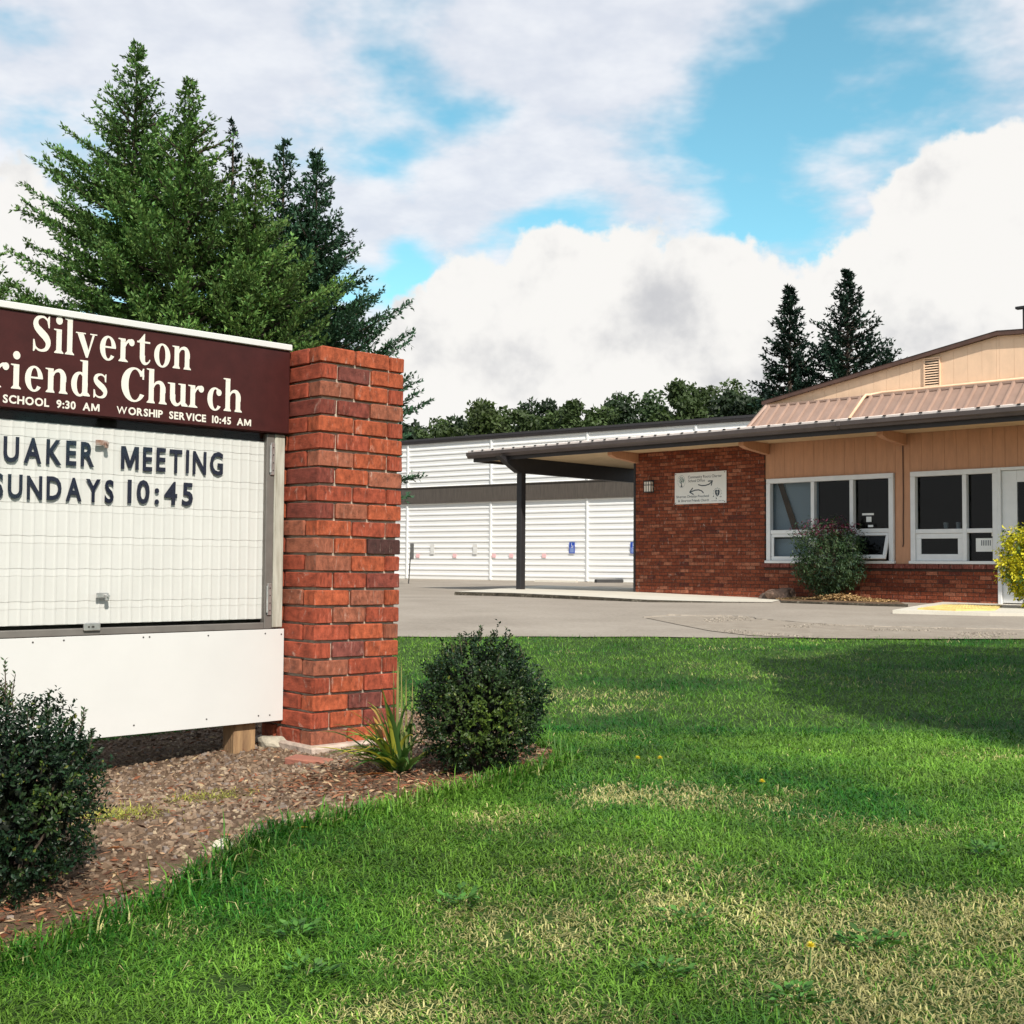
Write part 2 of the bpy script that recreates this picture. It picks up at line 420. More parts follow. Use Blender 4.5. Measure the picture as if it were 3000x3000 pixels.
EDGE_A, EDGE_B = onground(1172, 1867)[:2], onground(3000, 1873)[:2]
def edge_y(X):
    """front edge of the parking lot"""
    X = np.asarray(X, float)
    return EDGE_A[1] + (X - EDGE_A[0]) * (EDGE_B[1] - EDGE_A[1]) / (EDGE_B[0] - EDGE_A[0]) + 0.05 * np.sin(X * 1.7) + 0.03 * np.sin(X * 5.1 + 1)
def lot(name, xs, rows, material, lift):
    v = []; nx = len(xs)
    for r in rows:
        for x in xs:
            y0 = float(edge_y(x)); y = y0 + r
            v.append((x, y, float(gz(x, y)) + lift))
    q = [(j * nx + i, j * nx + i + 1, (j + 1) * nx + i + 1, (j + 1) * nx + i) for j in range(len(rows) - 1) for i in range(nx - 1)]
    return tag(link(name, fast_mesh(name, v, quads=q), material), kind='structure')
lot('parking_lot', np.concatenate([[-60, -30, -12], np.linspace(-6, 14, 121), [30, 60]]), [0, .15, .4, .8, 1.5, 3, 5, 6.5, 9, 14, 22, 30, 48], M_asph, 0.010)
# strip where the paving has crumbled along the lawn
wp = [onground(x, y)[:2] for x, y in ((1890, 1813), (2050, 1809), (2210, 1813), (2420, 1834), (2700, 1844), (3050, 1850), (3050, 1876), (2700, 1876), (2400, 1874), (2200, 1866), (2080, 1852), (1980, 1832))]
mb = MB(); mb.add([(p[0], p[1], float(gz(*p)) + 0.016) for p in wp], [tuple(range(len(wp)))[::-1]])
tag(mb.build('crumbled_paving', M_worn), kind='structure')

# concrete porch slab under the canopy, ramping down to the right
BASE_Z = 0.32
FB = Frame([7.26, 19.83, BASE_Z], math.radians(-43.8))     # the church front: X along it, Y into it
slab_top = [onz(1333, 1733, .325), onz(1500, 1737, .325), onz(1700, 1746, .315), onz(1900, 1757, .292), onz(2100, 1762, .272), onz(2260, 1764, .262)]
slab_back = [FB.world((-3.2, 0.06, -.06)), FB.world((-4.4, 0.06, -.045)), FB.world((-6.5, .06, -.01)), FB.world((-6.7, 3.4, 0.0)), FB.world((-12.2, 3.4, 0.0))]
pl = slab_top + slab_back
mb = MB(); n = len(pl)
mb.add([tuple(p) for p in pl], [tuple(range(n))])
tag(mb.build('porch_slab', M_conc), kind='structure')
mb = MB()
jag = []
for k in range(len(slab_top) - 1):
    for s in range(6):
        t = s / 6; p = slab_top[k] * (1 - t) + slab_top[k + 1] * t; jag.append(p)
jag.append(slab_top[-1])
front = jag + [None]
vv = []
left_back = slab_back[-1]
chain = [left_back] + jag
for i, p in enumerate(chain):
    o = np.array([-.25, -.97, 0]) * (0.012 + 0.02 * random.random())
    g = float(gz(p[0], p[1])) + 0.005
    vv += [(p[0], p[1], p[2] - 0.004), (p[0] + o[0], p[1] + o[1], p[2] - 0.018 - .01 * random.random()), (p[0] + o[0] * 1.6, p[1] + o[1] * 1.6, min(g, p[2] - .02))]
ff = []
for i in range(len(chain) - 1):
    for r in (0, 1): ff.append((i * 3 + r, i * 3 + r + 1, i * 3 + r + 4, i * 3 + r + 3))
mb.add(vv, ff); tag(mb.build('slab_kerb', M_kerb), kind='structure')

# ramp with a yellow tactile pad at the door
rp = [onz(2615, 1787, .262), onz(2700, 1772, .272), onz(2785, 1760, .285), onz(2955, 1757, .29), onz(3060, 1764, .28), onz(3060, 1796, .25), onz(2900, 1795, .25)]
mb = MB(); mb.add([tuple(p) for p in rp], [tuple(range(len(rp)))[::-1]])
mb.add([(p[0], p[1], p[2] - .1) for p in rp] + [tuple(p) for p in rp], [(i, (i + 1) % 7, 7 + (i + 1) % 7, 7 + i) for i in range(7)])
tag(mb.build('door_ramp', M_conc), kind='structure')
M_yel = mat('tactile_yellow', (0.66, 0.50, 0.17), 0.8, var=0.3, vscale=5)
yp = [onz(2688, 1784, .2705), onz(2765, 1773, .282), onz(2935, 1775, .276), onz(2915, 1788, .2615), onz(2800, 1788, .2665)]
pad = empty('tactile_pad', np.mean(yp, 0)); c0 = np.mean(yp, 0)
mb = MB(); m = len(yp)
mb.add([(p[0] - c0[0], p[1] - c0[1], p[2] - c0[2] + .012) for p in yp] + [(p[0] - c0[0], p[1] - c0[1], p[2] - c0[2] - .01) for p in yp],
       [tuple(range(m))[::-1], tuple(range(m, 2 * m))] + [(i, (i + 1) % m, m + (i + 1) % m, m + i) for i in range(m)])
mb.build('plate', M_yel, pad)
mb = MB()
a, b, c, d = [yp[i] - c0 for i in (0, 1, 2, 3)]
for i in range(22):
    for j in range(5):
        u, v_ = (i + .5) / 22, (j + .5) / 5
        p = (a * (1 - u) + d * u) * (1 - v_) + (b * (1 - u) + c * u) * v_
        mb.tube([p + np.array([0, 0, .008]), p + np.array([0, 0, .018])], [.014, .009], 5)
tag(mb.build('bump_rows', M_yel, pad), kind='stuff')
tag(pad, 'yellow bumpy warning pad on the concrete ramp beside the yellow bush', 'tactile pad')

# the bed round the sign
BEDPX = [(-260, 2960), (0, 2815), (150, 2760), (380, 2690), (480, 2640), (560, 2590), (690, 2500), (830, 2440), (1060, 2392), (1250, 2342), (1400, 2308), (1540, 2268), (1642, 2232), (1635, 2205), (1540, 2188)]
BED = [tuple(onground(x, y)[:2]) for x, y in BEDPX] + [(0.10, 6.35), (-0.7, 6.9), (-3.6, 4.2), (-3.2, 2.9)]
import bmesh
_g = .07; _xs, _ys = np.arange(-3.7, .5, _g), np.arange(2.4, 7.0, _g)
_X, _Y = np.meshgrid(_xs, _ys); _V = np.stack([_X, _Y, gz(_X, _Y) + .010], -1).reshape(-1, 3); _n = len(_xs)
_q = np.array([(j * _n + i, j * _n + i + 1, (j + 1) * _n + i + 1, (j + 1) * _n + i) for j in range(len(_ys) - 1) for i in range(_n - 1)])
_q = _q[inpoly(_V[_q].mean(1)[:, :2], BED)]
tag(link('planting_bed', fast_mesh('planting_bed', _V, quads=_q), M_bed), kind='structure')

# ---------------------------------------------------------------- brick pillar
FS = Frame(onz(913, 2191, 0.0), math.radians(43.8))        # the sign: X along it, Y behind it
M_brickobj = brick_mat('fired_brick', 'object')
M_brickatt = brick_mat('fired_brick_wall', 'attr')
M_mortar = mat('mortar', (0.44, 0.37, 0.29), 0.95, var=0.3, vscale=25, bump=0.8, bscale=90)
def brick_mesh(name, seed):
    """unit brick, worn arrises, slightly uneven faces"""
    r = random.Random(seed); mb = MB(); mb.box(-.5, .5, -.5, .5, -.5, .5, 0.0)
    bm = bmesh.new(); mb2 = MB()
    b = 0.045
    mb2.box(-.5, .5, -.5, .5, -.5, .5, b)
    me = mb2.mesh(name)
    for v in me.vertices:
        v.co.x += r.uniform(-.008, .008); v.co.y += r.uniform(-.016, .016); v.co.z += r.uniform(-.03, .03)
    me.materials.append(M_brickobj); bm.free(); return me
BRICKS = [brick_mesh('brick', s) for s in range(6)]
def put_brick(parent, x0, x1, y0, y1, z0, z1, col, name='brick', jit=0.0015):
    o = bpy.data.objects.new(name, random.choice(BRICKS)); COL.objects.link(o); o.parent = parent
    o.location = ((x0 + x1) / 2 + random.uniform(-jit, jit), (y0 + y1) / 2 + random.uniform(-jit, jit), (z0 + z1) / 2 + random.uniform(-jit, jit))
    o.scale = (x1 - x0, y1 - y0, z1 - z0)
    o.rotation_euler = (random.uniform(-.012, .012), random.uniform(-.006, .006), random.uniform(-.008, .008))
    o.color = (*col, 1); return o
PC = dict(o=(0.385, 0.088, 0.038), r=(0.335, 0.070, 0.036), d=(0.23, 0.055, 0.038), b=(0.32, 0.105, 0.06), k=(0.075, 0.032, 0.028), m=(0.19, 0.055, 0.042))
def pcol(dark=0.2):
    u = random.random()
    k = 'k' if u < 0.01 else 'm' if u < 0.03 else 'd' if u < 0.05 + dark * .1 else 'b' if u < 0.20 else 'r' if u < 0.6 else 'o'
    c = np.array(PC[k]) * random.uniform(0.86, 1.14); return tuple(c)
PW, PD, NC, CH, JT = 0.488, 0.42, 23, 0.0804, 0.011
pil = empty('brick_pillar', FS.o, FS.ang)
pil.rotation_euler = (0.009, 0.006, FS.ang)
tag(pil, 'square red brick pillar standing at the right end of the church sign', 'pillar')
H = NC * CH
core = MB(); core.box(.019, PW - .019, .019, PD - .019, -.02, H - .02); core.build('mortar_core', M_mortar, pil)
ft = MB(); ft.box(-.03, PW + .04, -.055, PD + .02, -.10, .010, 0.010); ft.build('footing', mat('footing_concrete', (0.42, 0.33, 0.27), 0.95, var=0.35, vscale=10, bump=0.9, bscale=40), pil)
# rows counted from the top; colours of the bricks one can read in the photograph (left face, front bricks)
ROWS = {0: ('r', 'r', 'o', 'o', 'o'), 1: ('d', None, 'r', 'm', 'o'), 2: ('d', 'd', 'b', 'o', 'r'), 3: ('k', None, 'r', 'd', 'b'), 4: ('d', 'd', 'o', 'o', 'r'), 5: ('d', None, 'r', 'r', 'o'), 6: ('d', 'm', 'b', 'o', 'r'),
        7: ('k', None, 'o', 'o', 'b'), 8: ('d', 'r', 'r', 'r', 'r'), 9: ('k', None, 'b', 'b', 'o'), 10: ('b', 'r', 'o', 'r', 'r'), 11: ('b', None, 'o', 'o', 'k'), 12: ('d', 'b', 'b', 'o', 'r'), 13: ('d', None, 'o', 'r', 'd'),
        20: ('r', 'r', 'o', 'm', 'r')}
for k in range(NC):
    row = NC - 1 - k; z0 = k * CH; z1 = z0 + CH - JT
    info = ROWS.get(row, (None,) * 5)
    C = lambda key, dk=0.2: (tuple(np.array(PC[key]) * random.uniform(.92, 1.08)) if key else pcol(dk))
    j = JT
    if row % 2 == 0:      # two stretchers from the left corner, then the end of a side brick
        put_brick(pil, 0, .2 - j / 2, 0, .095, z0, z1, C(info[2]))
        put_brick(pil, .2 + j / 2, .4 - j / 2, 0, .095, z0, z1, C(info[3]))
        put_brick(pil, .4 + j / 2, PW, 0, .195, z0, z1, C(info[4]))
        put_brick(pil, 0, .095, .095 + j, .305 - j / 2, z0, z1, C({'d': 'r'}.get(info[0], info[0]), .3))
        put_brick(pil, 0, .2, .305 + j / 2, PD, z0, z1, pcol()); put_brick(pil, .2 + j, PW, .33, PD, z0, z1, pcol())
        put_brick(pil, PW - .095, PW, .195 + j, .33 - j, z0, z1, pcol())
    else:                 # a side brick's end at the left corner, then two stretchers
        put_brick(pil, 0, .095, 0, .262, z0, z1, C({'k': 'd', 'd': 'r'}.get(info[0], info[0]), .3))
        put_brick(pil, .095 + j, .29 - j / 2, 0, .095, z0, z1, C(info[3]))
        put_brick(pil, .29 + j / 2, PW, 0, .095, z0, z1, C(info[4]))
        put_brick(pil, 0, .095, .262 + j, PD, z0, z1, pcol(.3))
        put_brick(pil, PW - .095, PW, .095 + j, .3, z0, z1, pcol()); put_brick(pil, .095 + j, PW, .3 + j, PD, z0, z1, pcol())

# ---------------------------------------------------------------- church sign
M_maroon = mat('maroon_paint', (0.046, 0.010, 0.009), 0.5, var=0.16, vscale=14, spec=0.25, bump=0.05, bscale=30)
M_white = mat('white_paint', (0.60, 0.592, 0.575), 0.5, var=0.03, vscale=2.5, bump=0.05, bscale=20)
M_letw = mat('cream_vinyl', (0.70, 0.655, 0.58), 0.5, var=0.03, vscale=9)
M_board = mat('white_acrylic', (0.575, 0.57, 0.55), 0.42, var=0.03, vscale=5)
M_navy = mat('navy_letters', (0.008, 0.011, 0.026), 0.6, var=0.3, vscale=6, spec=0.2)
M_frame = mat('grey_aluminium', (0.17, 0.155, 0.14), 0.55, var=0.15, vscale=12, metal=0.3)
M_zinc = mat('zinc_plate', (0.55, 0.54, 0.52), 0.35, var=0.2, vscale=30, metal=0.8)
M_greywood = mat('weathered_wood', (0.50, 0.49, 0.42), 0.9, col2=(0.27, 0.25, 0.20), vscale=7, stretch=(6, 6, 0.7), bump=0.5, bscale=14)
M_rawwood = mat('raw_timber', (0.40, 0.25, 0.125), 0.9, col2=(0.17, 0.095, 0.05), vscale=6, stretch=(5, 5, 0.7), bump=0.6, bscale=16)
M_darkback = mat('dark_cabinet', (0.015, 0.012, 0.011), 0.8)
M_screw = mat('dark_screw', (0.05, 0.045, 0.04), 0.5)
sg = empty('church_sign', FS.o, FS.ang)
tag(sg, 'church sign with maroon header and white letter board beside the brick pillar', 'sign')
XL = -2.45
YM, ZM0, ZM1, ZT = 0.212, 1.443, 1.836, 1.866
hd = MB(); hd.box(XL, -.006, YM, YM + .30, ZM0, ZM1, .004); header = hd.build('header_box', M_maroon, sg)
tr = MB(); tr.box(XL - .01, -.002, YM - .012, YM + .312, ZM1 + .001, ZT, .003); tr.build('cap_trim', M_white, sg)
YB = 0.262
# --- serif letters drawn from strokes (x-height = 1)
def strip(pts, n=5):
    """brush stroke: (x, y, width) points -> outline"""
    P = np.array(pts, float); out = []
    Q = np.vstack([2 * P[0] - P[1], P, 2 * P[-1] - P[-2]])
    for i in range(1, len(Q) - 2):
        for s in range(n):
            t = s / n; a, b, c, d = Q[i - 1], Q[i], Q[i + 1], Q[i + 2]
            out.append(.5 * ((2 * b) + (c - a) * t + (2 * a - 5 * b + 4 * c - d) * t * t + (3 * b - a - 3 * c + d) * t ** 3))
    out.append(P[-1]); out = np.array(out)
    T = np.gradient(out[:, :2], axis=0); T = unit(T); Nn = np.stack([-T[:, 1], T[:, 0]], 1)
    a = out[:, :2] + Nn * out[:, 2:3] / 2; b = out[:, :2] - Nn * out[:, 2:3] / 2
    return ('strip', a, b)
def ring(cx, cy, ro, ri, a0=0, a1=360, n=36, sx=0.0):
    t = np.radians(np.linspace(a0, a1, n + 1))
    return ('strip', np.stack([cx + ro[0] * np.cos(t), cy + ro[1] * np.sin(t)], 1), np.stack([cx + sx + ri[0] * np.cos(t), cy + ri[1] * np.sin(t)], 1))
def disc(cx, cy, r): 
    t = np.linspace(0, 2 * math.pi, 17)[:-1]; return ('poly', [(cx + r * math.cos(q), cy + r * math.sin(q)) for q in t])
def poly(*p): return ('poly', list(p))
ST = 0.265
def stem(x, y0, y1): return poly((x, y0), (x + ST, y0), (x + ST, y1), (x, y1))
def foot(x, l=.10, r=.10): return poly((x - l, 0), (x + ST + r, 0), (x + ST + r, .035), (x + ST, .13), (x, .13), (x - l, .035))
def flag(x, y): return poly((x - .13, y), (x + ST, y), (x + ST, y - .12), (x, y - .15), (x, y - .07), (x - .13, y - .045))
ARCH = [(.22, .66, .05), (.33, .86, .09), (.50, .94, .14), (.66, .89, .21), (.745, .72, .28), (.75, .5, .29)]
S_PTS = [(.83, 1.07, .04), (.76, 1.26, .06), (.62, 1.39, .085), (.45, 1.415, .10), (.25, 1.33, .17), (.165, 1.15, .24), (.22, .97, .28), (.42, .79, .32), (.64, .62, .32), (.775, .44, .28), (.79, .27, .22), (.69, .10, .16), (.49, .03, .10), (.30, .055, .085), (.15, .19, .06), (.09, .38, .04)]
G = {
 'S': ([strip(S_PTS, 4), poly((.80, .98), (.86, .98), (.86, 1.47), (.82, 1.47), (.72, 1.33)), poly((.05, -.03), (.10, -.03), (.20, .11), (.11, .46), (.05, .46))], .96),
 'i': ([stem(0, .1, .9), foot(0), flag(0, 1.0), disc(.13, 1.36, .17)], .30),
 'l': ([stem(0, .1, 1.4), foot(0), flag(0, 1.5)], .30),
 'v': ([poly((-.03, .96), (.29, .96), (.60, .20), (.51, -.03), (.43, -.03)), poly((.47, -.03), (.53, -.03), (.88, .96), (.77, .96)), poly((-.11, .95), (.40, .95), (.40, 1.0), (-.11, 1.0)), poly((.64, .95), (1.0, .95), (1.0, 1.0), (.64, 1.0))], .92),
 'e': ([ring(.43, .49, (.43, .53), (.175, .445), 2, 322, 40, .02), poly((.17, .50), (.84, .50), (.84, .575), (.17, .575)), ], .86),
 'r': ([stem(0, .1, .9), foot(0, .1, .14), flag(0, 1.0), strip([(.22, .62, .05), (.32, .82, .09), (.45, .93, .13), (.58, .93, .12)], 4), disc(.60, .865, .155)], .72),
 't': ([poly((.10, .30), (.10 + ST, .30), (.10 + ST, .95), (.10, .95)), poly((.0, .97), (.10 + ST, .97), (.10 + ST, 1.33), (.345, 1.33)), poly((-.06, .92), (.66, .92), (.66, 1.0), (-.06, 1.0)), strip([(.245, .38, .29), (.25, .22, .28), (.33, .07, .19), (.46, .035, .11), (.60, .11, .06), (.67, .22, .05)], 4)], .66),
 'o': ([ring(.46, .49, (.46, .53), (.185, .45), 0, 360, 44)], .92),
 'n': ([stem(0, .1, .9), foot(0, .1, .06), flag(0, 1.0), strip(ARCH, 4), stem(.605, .1, .56), foot(.605, .06, .1)], .90),
 'd': ([ring(.42, .48, (.42, .52), (.17, .42), 0, 360, 40, .03), stem(.56, .08, 1.4), flag(.56, 1.5), poly((.80, .0), (.95, .0), (.95, .05), (.85, .15), (.56, .12), (.62, 0))], .86),
 's': ([strip([(p[0] * .80, p[1] * .695, p[2] * .84) for p in S_PTS], 4), poly((.62, .68), (.68, .68), (.68, 1.02), (.65, 1.02), (.58, .92)), poly((.03, -.02), (.07, -.02), (.16, .08), (.09, .33), (.03, .33))], .72),
 'C': ([ring(.66, .72, (.66, .75), (.335, .665), 34, 326, 52, .05), poly((1.10, .98), (1.18, .98), (1.18, 1.46), (1.13, 1.46), (1.02, 1.28), (1.09, 1.16))], 1.2),
 'h': ([stem(0, .1, 1.4), foot(0, .1, .06), flag(0, 1.5), strip(ARCH, 4), stem(.605, .1, .56), foot(.605, .06, .1)], .90),
 'u': ([poly((0, .45), (ST, .45), (ST, .90), (0, .90)), flag(0, 1.0), strip([(.145, .5, .29), (.15, .28, .28), (.24, .11, .21), (.38, .05, .14), (.54, .12, .09), (.66, .30, .05)], 4), stem(.58, .08, .9), flag(.58, 1.0), poly((.80, .0), (.98, .0), (.98, .05), (.87, .15), (.58, .12), (.64, 0))], .88),
 'c': ([ring(.43, .49, (.43, .53), (.17, .45), 48, 322, 40, .03), disc(.66, .80, .15)], .80),
 'F': ([stem(.08, .1, 1.38), poly((-.04, 0), (.52, 0), (.52, .05), (.37, .13), (.08, .13), (-.04, .05)), poly((-.04, 1.36), (.98, 1.36), (.98, 1.45), (-.04, 1.45)), poly((.30, .70), (.72, .70), (.72, .78), (.30, .78)), poly((.90, 1.05), (.98, 1.05), (.98, 1.4), (.82, 1.4))], .98),
}
def glyph_mesh(ch, sx, sz, y, thick):
    """one letter standing in the XZ plane, front towards -Y; pieces stepped a hair apart"""
    mb = MB()
    for k, pc in enumerate(G[ch][0]):
        yf = y - thick - .00025 * k
        if pc[0] == 'poly':
            p = [(q[0] * sx, q[1] * sz) for q in pc[1]]
            ar = sum(p[i][0] * p[(i + 1) % len(p)][1] - p[(i + 1) % len(p)][0] * p[i][1] for i in range(len(p)))
            if ar < 0: p = p[::-1]
            mb.prism(p, 'y', y, yf)
        else:
            a, b = pc[1] * [sx, sz], pc[2] * [sx, sz]; n = len(a)
            v = [(q[0], yf, q[1]) for q in a] + [(q[0], yf, q[1]) for q in b] + [(q[0], y, q[1]) for q in a] + [(q[0], y, q[1]) for q in b]
            f = []
            for i in range(n - 1):
                f += [(i, i + 1, n + i + 1, n + i), (i, 2 * n + i, 2 * n + i + 1, i + 1), (n + i, n + i + 1, 3 * n + i + 1, 3 * n + i)]
            f += [(0, n, 3 * n, 2 * n), (n - 1, 3 * n - 1, 4 * n - 1 - 0, 2 * n - 1)][:1]
            mb.add(v, f)
    return mb
def serif_word(word, x0, x1, z0, xh, parent, y, gap=.25):
    """word set from x0 to x1 on base line z0 (x1 fixes the spacing and width)"""
    adv = []; tot = 0
    for ch in word: adv.append(tot); tot += G[ch][1] + gap
    tot -= gap
    sx = (x1 - x0) / tot
    for ch, a in zip(word, adv):
        o = glyph_mesh(ch, sx, xh, 0, .0016).build('letter', M_letw, parent); o.location = (x0 + a * sx, y, z0)
P = lambda x, y, v=YM: FS.aty(x, y, v)
q0, q1, qt = P(93, 1027), P(555, 1083), P(110, 924)
zl1 = (q0[2] + q1[2]) / 2; XH = (qt[2] - q0[2]) / 1.47
serif_word('Silverton', q0[0], q1[0], zl1, XH, header, YM)
r0, r1 = P(38, 1138), P(312, 1163)
c0_, c1_ = P(354, 1172), P(704, 1209)
zl2 = (r0[2] + c1_[2]) / 2
# the first letters of the second line run out of the picture on the left
unit_w = (r1[0] - r0[0]) / (sum(G[c][1] for c in 'iends') + .25 * 4)
lead = (G['F'][1] + G['r'][1] + .50) * unit_w
serif_word('Friends', r0[0] - lead, r1[0], zl2, XH, header, YM)
serif_word('Church', c0_[0], c1_[0], zl2, XH, header, YM)
# --- sans serif letters
_tc = {}; _cap = 0.69
def sans_mesh(ch, bold=0.0):
    if (ch, bold) in _tc: return _tc[(ch, bold)]
    if ch == 'M':      # open, wide M
        c = _cap; m_ = MB(); m_.prism([(0, 0), (.15, 0), (.15, .60 * c), (.345, .06 * c), (.475, .06 * c), (.67, .60 * c), (.67, 0), (.82, 0), (.82, c), (.62, c), (.41, .36 * c), (.20, c), (0, c)], 'z', -.01, .01)
        co = np.array(m_.v); _tc[(ch, bold)] = (co, m_.f, 0.0, .82); return _tc[(ch, bold)]
    cu = bpy.data.curves.new('t', 'FONT'); cu.body = ch; cu.size = 1.0; cu.offset = bold; cu.extrude = 0.01; cu.resolution_u = 3
    ob = bpy.data.objects.new('t', cu); COL.objects.link(ob)
    bpy.context.view_layer.update()
    me = bpy.data.meshes.new_from_object(ob.evaluated_get(bpy.context.evaluated_depsgraph_get()))
    bpy.data.objects.remove(ob); bpy.data.curves.remove(cu)
    co = np.array([v.co[:] for v in me.vertices]); fs = [tuple(p.vertices) for p in me.polygons]
    bpy.data.meshes.remove(me)
    _tc[(ch, bold)] = (co, fs, co[:, 0].min(), co[:, 0].max()); return _tc[(ch, bold)]
_cap = 0.7
def sans_layout(text, bold, gap, space):
    out = []; x = 0
    for ch in text:
        if ch == ' ': x += space; continue
        co, fs, a, b = sans_mesh(ch, bold); out.append((ch, x - a)); x += (b - a) + gap
    return out, x - gap
_cap = sans_mesh('H', 0.0)[0][:, 1].max()
def sans_line(name, text, x0, x1, z0, caph, parent, y, thick, material, bold=0.02, gap=.09, space=.30, single=True, jit=1):
    lay, tot = sans_layout(text, bold, gap, space); sx = (x1 - x0) / tot; sz = caph / _cap
    mb = MB()
    for ch, px in lay:
        bo = bold * (.2 if ch in 'MW' else 1.0); co, fs, a, b = sans_mesh(ch, bo)
        v = [((c[0] + px) * sx, y - (c[2] + .01) / .02 * thick, c[1] * sz) for c in co]
        if single: mb.add([(p[0] + x0, p[1], p[2] + z0) for p in v], fs)
        else:
            cx = (px + a) * sx
            m1 = MB(); m1.add([(p[0] - cx, p[1] - y, p[2]) for p in v], fs)
            o = m1.build(name, material, parent); o.location = (x0 + cx, y, z0 + jit * random.uniform(-.0015, .0015)); o.rotation_euler = (0, jit * random.uniform(-.012, .012), 0)
    if single: mb.build(name, material, parent)
s0, s1 = P(8, 1176), P(291, 1203)
caph = .030
zs = (s0[2] + s1[2] + P(340, 1216)[2] + P(735, 1249)[2]) / 4
caph = P(120, 1164)[2] - P(120, 1186)[2]
sd_len = (s1[0] - s0[0]) * 0.58
sans_line('letter', 'SUNDAY', s0[0] - sd_len * .98, s0[0] - .055, zs, caph, header, YM, .0012, M_letw, bold=.030, single=False, jit=0)
sans_line('letter', 'SCHOOL  9:30  AM', s0[0], s1[0], zs, caph, header, YM, .0012, M_letw, bold=.030, single=False, jit=0)
sans_line('letter', 'WORSHIP  SERVICE  10:45  AM', P(340, 1216)[0], P(735, 1249)[0], zs, caph, header, YM, .0012, M_letw, bold=.030, single=False, jit=0)
# --- letter board: lapped corrugated white strips with letter tracks
bt = FS.aty(776, 1290, YB); bb = FS.aty(772, 1813, YB)
BX1 = bt[0]; BZ0, BZ1 = bb[2], ZM0 - .040
pitch = .1335; colw = .0475
nx = int((BX1 - XL) / .006); xs = np.linspace(XL, BX1, nx)
prof = .0022 * np.maximum(0, np.cos(2 * math.pi * xs / colw)) ** 3
rows = []; z = BZ1
first = P(300, 1297, YB)[2]
edges = [BZ1]; e = first
while e > BZ0 + .02: edges.append(e); e -= pitch
edges.append(BZ0)
v = []; q = []
for k in range(len(edges) - 1):
    wav = .0012 * np.cos(2 * math.pi * xs / (colw * 2) + 1)
    top, bot = edges[k], edges[k + 1]
    for z_, yo, wv in ((top, .0, 1), (top - .028, -.0012, 1), (top - .030, -.0004, 1), (bot + .002, -.0016, 1), (bot, 0.0, 1)):
        wv_ = wav if (z_ not in (BZ1, BZ0)) else 0 * wav
        v.append(np.stack([xs, YB + yo - prof, np.full(nx, z_) + wv_], 1))
nr = len(v); V = np.concatenate(v)
for j in range(nr - 1):
    i = np.arange(nx - 1); q.append(np.stack([j * nx + i, (j + 1) * nx + i, (j + 1) * nx + i + 1, j * nx + i + 1], 1))
board = link('letter_board', fast_mesh('letter_board', V, quads=np.concatenate(q), flat=True), M_board, sg)
mb = MB(); mb.box(XL, -.01, YB + .05, YB + .24, .54, ZM0 - .001); mb.build('cabinet', M_darkback, sg)
YL = YB - .010
def bline(text, xa, xb, base, top, pre=''):
    a = FS.aty(*xa, YL); b = FS.aty(*xb, YL); z0 = (a[2] + b[2]) / 2; h = FS.aty(xa[0], top, YL)[2] - a[2]
    sans_line('letter', text, a[0], b[0], z0, h, board, YL, .003, M_navy, bold=.022, gap=.20, single=False)
    if pre:
        lay, tot = sans_layout(text, .022, .20, .3); sc = (b[0] - a[0]) / tot; _, tp = sans_layout(pre, .022, .2, .3)
        sans_line('letter', pre, a[0] - (tp + .2) * sc, a[0] - .2 * sc, z0, h, board, YL, .003, M_navy, bold=.022, gap=.20, single=False)
bline('UAKER', (9, 1350), (275, 1366), 0, 1279, 'Q')
bline('MEETING', (354, 1375), (652, 1390), 0, 1308)
bline('UNDAYS', (22, 1459), (332, 1471), 0, 1392, 'S')
bline('10:45', (373, 1472), (564, 1480), 0, 1407)
# --- door frame, panes, hinges, latches
fx1 = FS.aty(800, 1500, YB - .02)[0]
fb1 = FS.aty(770, 1824, YB - .02)[2]; fb0 = FS.aty(770, 1843, YB - .02)[2]
df = MB(); df.box(BX1 - .004, fx1, YB - .026, YB + .01, fb0, ZM0 - .003, .003); df.box(XL, BX1 - .005, YB - .026, YB + .01, fb0, fb1, .003)
frame = df.build('door_frame', M_frame, sg)
seam = FS.aty(298, 1500, YB - .02)[0]
M_pane = glass_mat('clear_acrylic', (0.995, 0.995, 0.99), 0.22)
for a, b in ((XL, seam - .0015), (seam + .0015, BX1 - .004)):
    mb = MB(); mb.box(a, b, YB - .0205, YB - .0175, fb1 + .0005, ZM0 - .003); mb.build('pane', M_pane, sg)
for px, py0, py1 in ((800, 1297, 1392), (790, 1709, 1802)):
    a = FS.aty(px, py0, YB - .03); b = FS.aty(px, py1, YB - .03)
    hg = MB(); hg.box(a[0] - .012, a[0] + .010, YB - .034, YB - .0265, b[2], a[2], .002); hg.tube([(a[0] - .013, YB - .034, b[2] + .012), (a[0] - .013, YB - .034, a[2] - .012)], .006, 8)
    h_o = hg.build('hinge', M_zinc, frame)
    sc_ = MB()
    for t in (.15, .38, .62, .85):
        zz = b[2] * (1 - t) + a[2] * t; sc_.tube([(a[0], YB - .0375, zz), (a[0], YB - .033, zz)], .003, 6)
    tag(sc_.build('screws', M_screw, h_o), kind='stuff')
